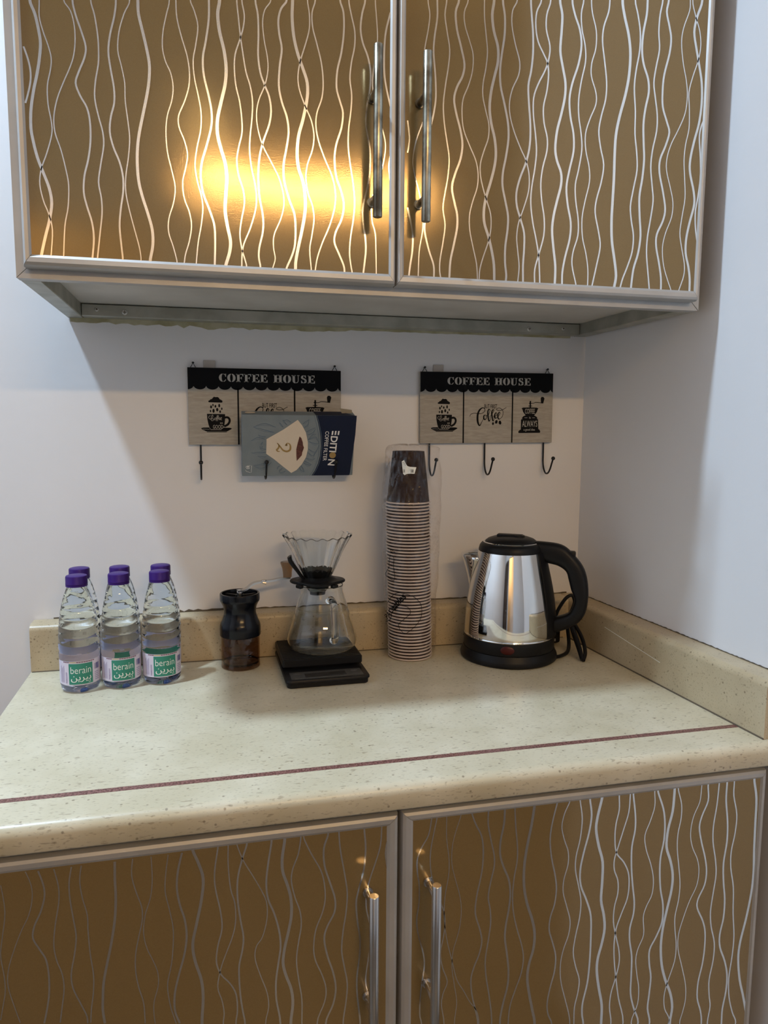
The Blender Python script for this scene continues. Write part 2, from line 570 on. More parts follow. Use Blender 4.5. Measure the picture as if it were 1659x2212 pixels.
# wave ribbons on the door panels: (width, 'x,z x,z ...') in tenths of a millimetre
WAVE_UL = [
    (31, '315,17587 360,17451 391,17286 404,17145 383,16972 351,16811 311,16648 276,16446 266,16273 276,16153 318,15943 376,15772 429,15613 448,15450 414,15256 367,15087 318,14890'),
    (19, '229,17098 268,16972 288,16856 283,16738 251,16603 221,16507'),
    (13, '411,17599 404,17430 436,17279 481,17141 508,17013 497,16893 457,16717 455,16518 482,16333 480,16199 419,15992 352,15810 332,15646 363,15471 410,15338 443,15161 418,14882'),
    (13, '664,17632 731,17524 764,17371 764,17200 738,17039 686,16901 629,16775 556,16594 512,16403 514,16229 572,16032 616,15819 636,15656 620,15422 578,15212 551,14876'),
    (20, '755,17644 782,17491 835,17327 875,17174 857,17053 792,16899 754,16775 795,16646 864,16519 891,16360 887,16156 856,15962 809,15780 795,15600 823,15450 871,15273 885,15092 864,14894'),
    (16, '946,17669 980,17517 1006,17309 1010,17150 1002,17003 964,16811 951,16635 982,16450 1023,16277 1028,16127 989,15918 959,15723 983,15545 984,15378 956,15167 927,14954 919,14897'),
    (20, '1213,17704 1190,17530 1140,17338 1114,17149 1134,16951 1161,16765 1158,16603 1117,16449 1100,16284 1133,16123 1195,15963 1227,15800 1223,15633 1192,15449 1172,15251 1185,15026 1195,14899'),
    (13, '1362,17724 1296,17570 1236,17376 1216,17174 1250,17004 1279,16832 1279,16642 1300,16426 1314,16236 1294,16027 1259,15816 1253,15635 1288,15428 1337,15220 1381,15038 1398,14911'),
    (32, '1450,17735 1452,17590 1488,17421 1530,17224 1555,17052 1544,16874 1514,16707 1459,16469 1411,16245 1390,16022 1397,15786 1433,15607 1490,15414 1534,15233 1536,15062 1504,14903'),
    (13, '1793,17780 1755,17615 1715,17435 1704,17258 1734,17113 1787,16996 1811,16849 1793,16696 1739,16525 1718,16343 1729,16121 1773,15915 1806,15735 1785,15563 1726,15374 1719,15217 1765,15062 1804,14899'),
    (14, '1866,17790 1872,17603 1916,17406 1974,17209 1998,17033 1987,16867 1934,16696 1866,16537 1866,16412 1923,16264 1955,16113 1930,15956 1893,15798 1907,15615 1961,15462 1982,15306 1953,15132 1907,14984 1890,14890'),
    (14, '2026,17811 2069,17695 2104,17537 2075,17330 2043,17162 2053,16971 2091,16782 2119,16604 2112,16408 2064,16193 2038,15994 2063,15812 2103,15658 2117,15516 2095,15328 2055,15123 2028,14890'),
    (23, '2234,17838 2227,17620 2189,17384 2153,17202 2160,17010 2206,16808 2238,16630 2235,16462 2180,16246 2118,16043 2100,15871 2125,15688 2187,15521 2242,15352 2253,15179 2243,14895'),
    (37, '2355,17854 2331,17701 2348,17513 2395,17312 2416,17121 2402,16940 2356,16753 2309,16553 2302,16384 2338,16218 2386,16051 2402,15882 2387,15694 2376,15506 2402,15320 2432,15161 2419,15029 2375,14887'),
    (16, '2551,17880 2567,17690 2585,17500 2611,17310 2644,17105 2693,16943 2716,16776 2706,16578 2682,16377 2675,16205 2695,16020 2734,15836 2749,15663 2725,15502 2662,15308 2592,15142 2568,15023 2561,14883'),
    (16, '2609,17887 2635,17726 2620,17587 2577,17444 2524,17286 2511,17132 2525,16939 2566,16761 2588,16566 2587,16410 2548,16251 2522,16092 2542,15922 2594,15753 2602,15595 2564,15403 2545,15242 2565,15082 2597,14966 2618,14886'),
    (21, '2765,17908 2792,17746 2796,17526 2789,17303 2813,17110 2863,16975 2913,16853 2934,16699 2910,16540 2840,16348 2793,16172 2773,15955 2783,15710 2822,15479 2820,15303 2775,15109 2767,14991 2784,14888'),
    (13, '2945,17931 2873,17812 2846,17670 2862,17478 2896,17301 2902,17148 2863,16975 2794,16813 2763,16668 2771,16499 2825,16304 2920,16126 3016,15946 3067,15775 3076,15614 3033,15450 2955,15268 2946,15119 2965,14987 2936,14881'),
    (23, '3132,17956 3064,17850 3031,17721 3040,17569 3068,17405 3043,17220 3029,16993 3062,16812 3120,16647 3141,16477 3114,16287 3078,16096 3083,15907 3142,15693 3202,15535 3216,15359 3207,15165 3167,15028 3105,14890'),
    (36, '3201,17965 3194,17783 3210,17576 3254,17385 3320,17209 3369,17058 3368,16886 3316,16637 3262,16445 3242,16240 3259,16067 3312,15911 3337,15737 3333,15559 3293,15334 3245,15123 3217,14972 3212,14889'),
    (15, '3378,17988 3399,17837 3398,17669 3352,17495 3291,17304 3259,17131 3273,16976 3340,16797 3416,16632 3448,16462 3429,16300 3367,16120 3346,15958 3373,15783 3426,15640 3444,15478 3416,15282 3389,15116 3407,14892'),
    (16, '3471,18000 3432,17855 3439,17688 3488,17511 3541,17304 3563,17093 3547,16905 3485,16726 3473,16566 3507,16395 3583,16197 3668,16013 3710,15824 3699,15630 3636,15416 3549,15216 3485,15032 3458,14887'),
    (22, '3771,18039 3812,17904 3817,17692 3786,17447 3737,17241 3727,17039 3770,16885 3805,16758 3786,16581 3723,16385 3700,16207 3723,16003 3786,15830 3817,15668 3785,15501 3714,15347 3698,15225 3753,15093 3812,14959 3825,14884'),
    (17, '3878,18053 3909,17888 3951,17709 3949,17537 3910,17346 3892,17157 3914,16972 3903,16782 3876,16575 3872,16369 3899,16150 3935,15931 3952,15723 3936,15512 3904,15314 3889,15116 3905,14965 3921,14881'),
    (22, '4079,18080 4041,17919 4023,17746 4050,17592 4113,17441 4148,17272 4142,17083 4107,16861 4092,16683 4116,16509 4145,16349 4142,16081 4103,15869 4059,15656 4064,15475 4089,15310 4097,15158 4082,15005 4066,14881'),
    (15, '4204,18096 4220,17899 4234,17686 4222,17526 4189,17335 4174,17115 4202,16914 4258,16744 4315,16572 4343,16426 4325,16261 4278,16063 4215,15908 4167,15724 4176,15513 4217,15364 4227,15151 4233,14883'),
    (22, '4396,17978 4339,17756 4320,17538 4322,17277 4352,17091 4404,16891'),
    (17, '4409,16328 4385,16176 4411,15983'),
]
WAVE_UR = [
    (15, '4870,18183 4896,18017 4878,17844 4837,17622 4823,17417 4851,17247 4888,17093 4873,16933 4823,16753 4738,16522 4697,16294 4716,16135 4777,15929 4818,15753 4841,15575 4831,15410 4793,15176 4784,14877'),
    (22, '4990,18199 4993,17998 4962,17777 4951,17588 4977,17324 4988,17072 4965,16879 4920,16683 4888,16455 4900,16215 4912,15972 4889,15726 4865,15544 4867,15412 4923,15201 4988,15021 4994,14871'),
    (19, '4624,16750 4650,16562 4643,16449 4628,16368'),
    (23, '4635,15707 4679,15531 4707,15352 4701,15171 4676,15004 4660,14870'),
    (17, '5112,18215 5092,18042 5121,17858 5160,17644 5146,17437 5111,17212 5088,16987 5104,16765 5143,16543 5176,16335 5160,16106 5119,15874 5103,15725 5134,15529 5110,15312 5074,15093 5071,14959 5085,14867'),
    (27, '5272,18236 5231,18090 5252,17890 5309,17693 5358,17493 5334,17347 5265,17212 5229,17065 5262,16892 5319,16705 5350,16529 5326,16348 5258,16163 5219,15996 5255,15818 5294,15672 5297,15506 5255,15287 5214,15084 5203,14873'),
    (15, '5392,18251 5345,18105 5357,17950 5423,17769 5471,17617 5466,17426 5416,17245 5348,17077 5337,16900 5364,16709 5449,16522 5535,16350 5569,16188 5560,16023 5500,15836 5463,15667 5471,15484 5521,15270 5572,15070 5589,14876'),
    (16, '5608,18280 5613,18076 5639,17874 5662,17671 5645,17477 5613,17298 5613,17137 5657,16964 5701,16806 5698,16642 5641,16474 5599,16322 5602,16175 5643,16013 5702,15851 5752,15704 5761,15537 5732,15367 5662,15160 5620,15005 5613,14877'),
    (35, '5737,18297 5716,18121 5742,17934 5801,17751 5806,17576 5765,17395 5724,17213 5707,17017 5733,16825 5783,16650 5806,16472 5792,16306 5742,16103 5682,15899 5658,15731 5671,15581 5731,15417 5782,15235 5814,15067 5823,14871'),
    (28, '5855,18312 5886,18126 5888,17905 5858,17678 5839,17499 5850,17291 5910,17070 5963,16847 5974,16651 5946,16435 5909,16233 5909,16067 5952,15886 5994,15704 5993,15536 5967,15314 5969,15109 5990,14957 5985,14871'),
    (16, '6049,18337 5989,18203 5985,18028 6037,17811 6102,17609 6093,17447 6015,17276 5978,17110 5988,16948 6049,16757 6148,16552 6227,16409 6276,16229 6273,16028 6208,15804 6147,15630 6124,15442 6145,15256 6169,15069 6156,14879'),
    (26, '6235,18362 6252,18173 6276,17968 6283,17727 6264,17514 6231,17332 6247,17105 6273,16861 6274,16613 6228,16392 6149,16186 6104,15998 6116,15831 6174,15666 6227,15500 6233,15296 6224,15089 6230,14883'),
    (20, '6379,18381 6319,18229 6312,18052 6349,17880 6428,17744 6488,17637 6508,17492 6491,17294 6450,17092 6466,16896 6516,16718 6516,16551 6466,16346 6444,16142 6465,15924 6507,15706 6508,15484 6445,15239 6394,15047 6396,14874'),
    (20, '6508,18398 6459,18215 6459,18038 6514,17851 6508,17704 6463,17553 6366,17363 6310,17193 6313,16980 6348,16752 6370,16538 6353,16320 6317,16082 6310,15879 6346,15644 6401,15426 6446,15205 6471,14878'),
    (33, '6637,18414 6675,18242 6673,18048 6663,17804 6705,17612 6750,17420 6747,17238 6702,17018 6652,16814 6635,16595 6665,16447 6728,16300 6734,16148 6684,15940 6642,15750 6626,15560 6653,15338 6689,15098 6689,14880'),
    (27, '6810,18437 6854,18265 6928,18096 6960,17904 6926,17670 6849,17431 6815,17229 6836,17015 6889,16803 6898,16585 6844,16327 6813,16120 6840,15901 6892,15681 6886,15473 6827,15227 6795,15034 6795,14885'),
    (19, '6970,18458 6943,18293 6960,18100 7012,17910 7026,17714 6978,17478 6947,17242 6957,17027 6999,16813 7017,16612 6979,16355 6941,16164 6955,15960 7000,15723 7003,15515 6942,15303 6933,15128 6998,14886'),
    (17, '7080,18472 7101,18313 7164,18108 7167,17895 7117,17708 7118,17543 7191,17351 7197,17201 7118,17009 7063,16819 7075,16617 7133,16402 7145,16215 7092,15971 7056,15744 7072,15502 7130,15297 7169,15089 7174,14877'),
    (21, '7343,18507 7331,18358 7271,18171 7260,17989 7299,17762 7341,17501 7337,17283 7282,17059 7255,16871 7289,16670 7345,16454 7319,16229 7259,16000 7247,15826 7307,15587 7340,15397 7297,15148 7242,14881'),
    (38, '7527,18531 7566,18339 7636,18117 7673,17888 7667,17620 7624,17363 7552,17085 7509,16844 7502,16587 7505,16295 7499,16001 7495,15739 7513,15478 7566,15216 7596,15023 7576,14879'),
    (22, '7713,18555 7761,18380 7806,18170 7808,17937 7767,17681 7753,17461 7783,17176 7792,16887 7830,16650 7846,16427 7804,16180 7770,15951 7794,15760 7835,15568 7825,15355 7763,15156 7699,14993 7668,14875'),
    (30, '7894,18579 7890,18397 7852,18176 7843,17958 7877,17778 7952,17601 7971,17433 7932,17225 7913,17018 7930,16762 7946,16574 7932,16330 7900,16083 7918,15821 7943,15575 7918,15343 7857,15126 7832,14883'),
    (22, '8119,18608 8089,18422 8081,18204 8103,17989 8065,17765 8042,17560 8077,17359 8115,17158 8116,16952 8068,16705 8053,16479 8087,16237 8112,16046 8084,15797 8051,15565 8048,15351 8079,15120 8115,14878'),
    (28, '8209,18620 8187,18468 8238,18290 8271,18143 8257,17956 8192,17678 8179,17472 8194,17269 8266,17087 8311,16953 8263,16775 8191,16595 8190,16420 8256,16180 8304,15954 8277,15793 8194,15609 8192,15449 8246,15237 8288,15041 8297,14878'),
    (15, '8532,18662 8530,18528 8452,18300 8432,18112 8472,17862 8532,17647 8561,17444 8538,17217 8447,17000 8354,16818 8298,16639 8296,16464 8367,16241 8419,16051 8410,15855 8328,15636 8291,15437 8321,15205 8395,15010 8456,14877'),
    (16, '8569,18667 8626,18473 8699,18296 8728,18113 8702,17922 8632,17709 8583,17498 8602,17293 8612,17033 8572,16820 8560,16609 8585,16365 8605,16118 8573,15866 8553,15650 8592,15455 8647,15241 8647,15077 8583,14883'),
    (33, '8716,18687 8648,18459 8618,18270 8662,18071 8716,17873 8773,17638 8789,17381 8764,17117 8705,16885 8657,16635 8664,16459 8736,16217 8754,16040 8698,15803 8658,15585 8660,15387 8713,15208 8745,15046 8751,14882'),
    (23, '8844,17178 8799,17068 8782,16927 8814,16666 8831,16402 8805,16133 8780,15952 8794,15738 8837,15533'),
]
WAVE_LL = [
    (10, '-26,8309 -1,8011 -44,7707 -64,7534 -41,7297 -41,7132 -68,6985 -99,6824'),
    (10, '209,8422 254,8281 262,8132 222,7948 138,7772 59,7567 1,7372 -11,7195 31,6979 85,6760'),
    (18, '328,8414 370,8264 378,8127 333,7958 269,7818 248,7685 304,7552 363,7418 382,7234 376,7039 351,6876 314,6707'),
    (13, '479,8412 515,8215 511,8039 468,7800 444,7583 463,7400 510,7238 523,7068 494,6848 469,6683'),
    (15, '649,8413 619,8241 621,8049 647,7812 664,7629 638,7425 600,7222 611,7052 682,6854 732,6716 740,6622'),
    (13, '744,8413 722,8253 740,8058 781,7859 783,7665 794,7412 818,7169 808,6958 784,6792 769,6623'),
    (26, '1073,8410 1067,8216 1069,8008 1051,7761 1005,7488 954,7257 916,7066 901,6883 896,6741 912,6587'),
    (13, '1251,8417 1235,8233 1276,8032 1326,7857 1325,7702 1285,7525 1248,7333 1242,7135 1267,6944 1312,6747 1321,6506'),
    (11, '1436,8418 1441,8161 1417,7955 1355,7754 1336,7545 1368,7369 1415,7247 1467,7080 1467,6921 1420,6741 1415,6582 1425,6485'),
    (12, '1611,8416 1581,8211 1569,8002 1607,7785 1640,7566 1634,7352 1610,7141 1565,6917 1585,6680 1625,6511 1643,6442'),
    (22, '1753,8417 1707,8221 1690,8026 1716,7824 1763,7646 1778,7443 1747,7232 1690,7025 1639,6802 1634,6598 1682,6434'),
    (31, '1867,8420 1925,8260 1966,8084 1942,7846 1884,7569 1840,7346 1861,7140 1921,6910 1936,6687 1917,6387'),
    (13, '2236,8412 2233,8202 2254,7928 2297,7748 2300,7531 2264,7362 2195,7183 2132,7004 2095,6790 2138,6619 2158,6466 2146,6341'),
    (16, '2126,8413 2089,8166 2091,7966 2138,7701 2154,7482 2104,7272 2087,7085 2137,6929 2228,6809 2292,6664 2303,6468 2284,6314'),
    (19, '2433,8410 2378,8239 2331,8031 2327,7802 2353,7551 2383,7342 2368,7183 2332,7012 2329,6850 2339,6640 2363,6441 2384,6294'),
    (12, '2334,8416 2397,8236 2500,8035 2598,7833 2643,7695 2641,7505 2591,7307 2522,7201 2507,7055 2565,6837 2631,6630 2649,6445 2612,6248'),
    (21, '2701,8402 2662,8156 2640,7943 2657,7751 2723,7565 2775,7350 2790,7155 2764,6965 2735,6746 2736,6519 2778,6215'),
    (32, '2846,8402 2818,8207 2823,8046 2869,7894 2908,7727 2914,7520 2878,7318 2835,7132 2815,6956 2845,6801 2906,6609 2921,6423 2896,6191'),
    (15, '3024,8404 2994,8226 2932,8060 2917,7916 2956,7720 3010,7549 3023,7369 2987,7151 2967,6945 2990,6714 3024,6465 3022,6166'),
    (15, '3061,8405 3138,8221 3248,8000 3289,7817 3295,7638 3260,7480 3189,7297 3163,7091 3181,6922 3257,6726 3302,6550 3285,6384 3198,6131'),
    (21, '3328,8405 3283,8259 3290,8053 3352,7837 3408,7636 3401,7472 3316,7306 3284,7161 3322,6943 3385,6734 3416,6529 3384,6334 3298,6111'),
    (17, '3455,8405 3472,8204 3517,7932 3549,7689 3535,7451 3500,7216 3485,6990 3514,6787 3550,6565 3535,6336 3502,6070'),
    (20, '3747,8403 3762,8195 3741,7945 3684,7714 3653,7553 3668,7324 3700,7091 3694,6878 3665,6637 3666,6420 3696,6134 3703,6030'),
    (16, '3947,8404 3933,8201 3870,7986 3813,7814 3778,7654 3771,7474 3816,7240 3824,7040 3795,6814 3767,6556 3805,6331 3835,6153 3821,6007'),
    (20, '4015,8250 3996,8103 4018,7920'),
]
WAVE_LR = [
    (17, '4539,8440 4506,8258 4423,8110 4375,7972 4377,7827 4401,7649 4403,7444 4377,7242 4386,7093 4424,6923 4462,6782 4478,6629 4452,6423 4432,6230 4428,6002 4451,5875'),
    (14, '4603,8440 4563,8236 4533,8037 4538,7833 4579,7637 4647,7450 4707,7278 4727,7126 4706,6935 4675,6745 4704,6559 4766,6365 4717,6222 4698,6072 4734,5819'),
    (11, '4724,8439 4728,8185 4762,7919 4758,7714 4719,7454 4716,7158 4758,6881 4821,6629 4884,6374 4977,6204 5055,6050 5148,5908 5182,5729'),
    (10, '4896,8439 4835,8244 4798,8060 4799,7855 4846,7657 4901,7456 4926,7273 4915,7080 4881,6921 4833,6748 4822,6538 4856,6303 4890,6066 4865,5793'),
    (19, '5037,8451 5088,8313 5157,8173 5186,8007 5183,7786 5155,7597 5115,7394 5105,7185 5169,6963 5195,6807 5162,6645 5105,6502 5066,6341 5083,6137 5132,5926 5167,5732'),
    (18, '5241,8455 5242,8294 5284,8083 5326,7899 5330,7750 5290,7562 5264,7371 5291,7216 5303,7033 5275,6794 5246,6569 5259,6352 5303,6096 5339,5855 5347,5696'),
    (25, '5448,8459 5442,8283 5404,8067 5404,7889 5450,7733 5522,7558 5547,7373 5533,7178 5500,6970 5493,6803 5526,6582 5550,6377 5545,6175 5497,5965 5463,5784 5458,5674'),
    (17, '5576,8458 5594,8220 5624,7948 5622,7769 5590,7563 5577,7338 5595,7123 5647,6900 5715,6673 5744,6498 5719,6299 5648,6094 5584,5886 5567,5653'),
    (34, '5828,8457 5798,8224 5752,7976 5719,7710 5723,7453 5768,7218 5844,6991 5882,6800 5872,6600 5817,6391 5804,6206 5837,5995 5883,5780 5921,5582'),
    (19, '6123,8452 6073,8234 6047,8012 6074,7766 6129,7530 6154,7343 6135,7145 6086,6983 6076,6814 6129,6634 6175,6453 6167,6250 6112,6023 6082,5822 6100,5674 6153,5536'),
    (14, '6285,8443 6225,8305 6197,8143 6237,7972 6293,7812 6297,7644 6249,7451 6247,7282 6302,7088 6354,6893 6340,6708 6276,6515 6244,6315 6260,6090 6326,5839 6382,5635 6404,5485'),
    (16, '6430,8441 6466,8215 6449,7959 6403,7736 6402,7552 6450,7345 6491,7137 6483,6919 6437,6676 6414,6459 6454,6262 6510,6077 6500,5902 6460,5701 6461,5474'),
    (24, '6563,8437 6591,8245 6565,8020 6504,7768 6466,7543 6482,7340 6571,7124 6636,6911 6649,6609 6646,6292 6626,6007 6572,5744 6570,5582 6592,5448'),
    (35, '6721,8439 6673,8213 6660,8050 6705,7832 6768,7611 6774,7350 6769,7104 6816,6895 6835,6705 6804,6506 6757,6310 6753,6137 6790,5908 6842,5658 6845,5416'),
    (18, '6959,8437 6966,8268 6931,8091 6924,7909 6954,7707 7060,7570 7132,7421 7152,7247 7134,7063 7062,6871 6998,6678 6979,6461 6995,6220 7031,5975 7077,5710 7160,5353'),
    (17, '7110,8437 7100,8221 7039,8001 6970,7766 6930,7619 6936,7480 6991,7333 6999,7162 6960,6981 6956,6779 7003,6567 7053,6369 7062,6193 7015,5978 6966,5795 6955,5604 6985,5388'),
    (23, '7154,8437 7194,8179 7201,7980 7167,7755 7174,7492 7203,7240 7237,7016 7234,6844 7194,6661 7198,6487 7239,6257 7245,5984 7249,5742 7301,5537 7379,5310'),
    (14, '7452,8432 7462,8253 7407,8061 7344,7885 7370,7697 7447,7485 7496,7275 7486,7072 7412,6911 7378,6774 7395,6533 7325,6354 7300,6199 7328,5985 7362,5801 7357,5575 7278,5330'),
    (24, '7501,8434 7587,8207 7620,8003 7619,7787 7583,7559 7583,7356 7607,7117 7653,6905 7653,6666 7577,6471 7494,6309 7499,6115 7532,5916 7519,5674 7508,5481 7549,5276'),
    (35, '7734,8430 7722,8160 7670,7920 7661,7688 7728,7492 7772,7297 7767,7093 7716,6831 7671,6583 7655,6330 7683,6066 7747,5844 7835,5631 7873,5426 7851,5216'),
    (15, '7789,8429 7845,8238 7850,8052 7816,7839 7819,7636 7855,7396 7887,7154 7878,6933 7840,6716 7851,6522 7881,6307 7869,6082 7783,5805 7743,5616 7761,5431 7840,5251'),
    (13, '8123,8421 8109,8237 8029,8045 8000,7831 8038,7638 8125,7452 8157,7274 8132,7086 8041,6892 7962,6664 7907,6448 7914,6237 7986,5980 8053,5722 8066,5505 8034,5329 7999,5186'),
    (22, '8219,8423 8231,8238 8155,8045 8126,7893 8170,7683 8235,7469 8270,7273 8252,7084 8169,6905 8165,6777 8258,6584 8304,6415 8310,6185 8290,5959 8244,5720 8245,5488 8306,5292 8331,5120'),
    (19, '8379,8420 8365,8160 8333,7882 8342,7660 8393,7415 8416,7204 8390,6951 8367,6697 8391,6482 8454,6242 8453,5996 8410,5722 8424,5504 8450,5331 8424,5101'),
    (25, '8497,8418 8499,8207 8540,7919 8550,7648 8519,7350 8536,7090 8571,6843 8571,6583 8530,6344 8547,6161 8633,5948 8682,5739 8681,5505 8644,5260 8644,5058'),
    (19, '8605,8413 8611,8256 8673,7997 8665,7745 8625,7495 8634,7269 8692,6987 8714,6625 8750,6291 8743,6011 8713,5684 8737,5411 8802,5179 8868,5013'),
    (33, '8908,8422 8956,8184 8965,7834 8974,7480 8989,7154 8975,6863 8921,6510 8855,6191 8841,5944 8886,5635 8971,5332 9037,4979'),
]

# ------------------------------------------------------------------ the room
SK = math.tan(0.056)          # the right wall opens out a little towards the room
WX = 0.9062                   # back/right corner
CZ = 0.90                     # worktop height


def wallx(y):
    return WX + SK * (-y)


ROOM_Z = 3.12
g = Geo().box(-1.6, 2.4, -4.4, 0.1, -0.08, -0.004)
floor = structure('floor', g, 'grout')
tile_mesh = None
for i in range(7):
    for j in range(7):
        x0, y0 = -1.6 + i * 0.575, -4.4 + j * 0.63
        if tile_mesh is None:
            t = make('floor_tile', Geo().rbox(0.002, 0.572, 0.002, 0.627, -0.006, 0.0, 0.0012, 1), 'floor', floor)
            tile_mesh = t.data
        else:
            t = bpy.data.objects.new('floor_tile', tile_mesh)
            COL.objects.link(t)
            t.parent = floor
        t.location = (x0, y0, 0)
structure('ceiling', Geo().box(-1.6, 2.4, -4.4, 0.1, ROOM_Z, ROOM_Z + 0.08), 'ceiling')
structure('wall_back', Geo().box(-1.6, 2.4, 0.0, 0.1, 0, ROOM_Z), 'wall')
structure('wall_left', Geo().box(-1.7, -1.6, -4.4, 0.1, 0, ROOM_Z), 'wall')
structure('wall_far_right', Geo().box(2.4, 2.5, -4.4, 0.1, 0, ROOM_Z), 'wall')
YE = -1.15
g = Geo().prism([(WX, 0), (wallx(YE), YE), (wallx(YE) + 0.1, YE), (WX + 0.1, 0)], lambda a, b, t: (a, b, t), 0, ROOM_Z)
structure('wall_right', g, 'wall', smooth=False)
# wall behind the camera with an open passage
OX0, OX1, OZ = -0.80, 0.02, 2.2
g = Geo().box(-1.6, OX0, -3.1, -3.0, 0, ROOM_Z).box(OX1, 2.4, -3.1, -3.0, 0, ROOM_Z).box(OX0, OX1, -3.1, -3.0, OZ, ROOM_Z)
structure('wall_rear', g, 'wall', smooth=False)
structure('wall_passage', Geo().box(-1.6, 2.4, -4.5, -4.4, 0, ROOM_Z), 'wall')
# dark wooden doors on the wall behind the camera
for k, (dx0, dx1) in enumerate(((-1.57, -0.88),)):
    d = structure('door_%d' % (k + 1), Geo().rbox(dx0, dx1, -3.0, -2.955, 0.005, 2.1, 0.004), 'darkwood')
    for zz0, zz1 in ((0.15, 0.95), (1.1, 1.95)):
        make('door_panel', Geo().rbox(dx0 + 0.12, dx1 - 0.12, -2.958, -2.945, zz0, zz1, 0.005), 'darkwood', d)
    make('door_handle', Geo().tube([(dx1 - 0.07, -2.955, 1.02), (dx1 - 0.07, -2.90, 1.02), (dx1 - 0.18, -2.90, 1.02)], 0.009), 'steel', d)

# lamps of the place
lp = thing('ceiling_lamp', 'round white ceiling lamp fitting with a cool bulb', 'lamp', (LAMP_POS[0], LAMP_POS[1], ROOM_Z))
make('lamp_base', Geo().lathe([(0.001, 0), (0.10, 0), (0.10, -0.095), (0.095, -0.105), (0.001, -0.105)], 32), 'white_plastic', lp)
hp = thing('passage_lamp', 'warm pendant lamp in the passage behind the camera', 'lamp', (PASSAGE_POS[0], PASSAGE_POS[1], ROOM_Z))
make('lamp_cord', Geo().lathe([(0.001, 0), (0.05, 0), (0.05, -0.02), (0.006, -0.03), (0.006, -0.39), (0.02, -0.41), (0.02, -0.44), (0.001, -0.44)], 24), 'white_plastic', hp)
st = thing('light_strip', 'warm light strip on the wall behind the camera', 'lamp', (WARM_POS[0], -3.0, WARM_POS[2]))
make('strip_housing', Geo().rbox(-0.50, 0.50, 0.0, 0.018, -0.06, 0.06, 0.004, 1), 'white_plastic', st)
make('strip_tube', Geo().rbox(-0.50, -0.465, 0.0, 0.014, 0.065, 0.36, 0.003, 1), 'strip', st)
fm = thing('added_mat', 'added dark mat, out of view, that darkens reflections in the lower left door', 'mat', (-0.25, -1.6, 0.0))  # unseen mat, added to darken what the lower left door reflects
make('added_mat_pile', Geo().rbox(-0.5, 0.42, -0.55, 0.62, 0.0005, 0.012, 0.004, 1), 'mat', fm)

# ------------------------------------------------------------------ cabinets
ZB, ZT, XR, D = 1.464, 2.16, 0.9042, 0.33


def door_frame(door, off, x0, x1, z0, z1, w, yf):
    """four mitred aluminium bars round a panel; w = widths left, right, bottom, top"""
    sec = [(0.0, 0.020), (0.0, 0.006), (0.12, 0.002), (0.35, 0.0), (0.75, 0.0005), (1.0, 0.003), (1.0, 0.012)]
    wl, wr, wb, wt = w
    q = []
    for t, dy in sec:
        q.append([(x0 + t * wl, z0 + t * wb), (x1 - t * wr, z0 + t * wb), (x1 - t * wr, z1 - t * wt), (x0 + t * wl, z1 - t * wt)])
    for s in range(4):
        a, b = s, (s + 1) % 4
        e = 0.00025                                     # hairline at the mitre
        vs = []
        for i, (t, dy) in enumerate(sec):
            A, B = Vector(q[i][a]), Vector(q[i][b])
            dr = (B - A).normalized() * e
            A, B = A + dr, B - dr
            vs += [(A.x, yf + dy, A.y), (B.x, yf + dy, B.y)]
        fs = [(2 * i, 2 * i + 1, 2 * i + 3, 2 * i + 2) for i in range(len(sec) - 1)]
        fs += [tuple(2 * i for i in range(len(sec))), tuple(2 * i + 1 for i in range(len(sec))), (0, 1, 2 * len(sec) - 1, 2 * len(sec) - 2)]
        make('door_rail' if s % 2 == 0 else 'door_stile', Geo().add(vs, fs), 'alu', door, off, angle=25)


def waves(data, x0, x1, z0, z1, y, up):
    """foil ribbons; each is carried on past the part of the door in view by mirroring it"""
    G = Geo()
    for w, s in data:
        P = [tuple(float(c) * 1e-4 for c in p.split(',')) for p in s.split()]
        w = w * 1e-4
        full = abs((P[0][1] - P[-1][1])) > 0.2
        if full:
            if up:
                ext = [(px, 2 * P[0][1] - pz) for px, pz in P[1:]]
                P = list(reversed(ext)) + P
            else:
                ext = [(px, 2 * P[-1][1] - pz) for px, pz in reversed(P[:-1])]
                P = P + ext
                ext = [(px, 2 * P[-1][1] - pz) for px, pz in reversed(P[:-1])]
                P = P + ext
            if up:
                P = P + [(P[-1][0] - 0.0005, z0 - 0.004)] if P[-1][1] > z0 - 0.003 else P
            else:
                P = [(P[0][0], z1 + 0.004)] + P if P[0][1] < z1 + 0.003 else P
        Q = crom(P, 4)
        Q = [(min(max(a, x0 - 0.004), x1 + 0.004), b) for a, b in Q if z0 - 0.005 <= b <= z1 + 0.005]
        if len(Q) > 2:
            G.stroke(Q, w, lambda a, b: (a, y, b), smooth=False)
    return G


def pull(x, z0, z1, yd, off, door, mat, r=0.0056, posts=()):
    ya = yd - 0.034
    G = Geo()
    prof = [(0.0001, z0), (r - 0.0006, z0), (r, z0 + 0.0008), (r, z1 - 0.0008), (r - 0.0006, z1), (0.0001, z1)]
    G.lathe(prof, 24, (x, ya, 0))
    for pz in posts:
        G.tube([(x, yd + 0.003, pz), (x, ya, pz)], 0.0042, 14)
        G.tube([(x, yd + 0.003, pz), (x, yd - 0.003, pz)], 0.0062, 14)
    return make('handle', G, mat, door, off)


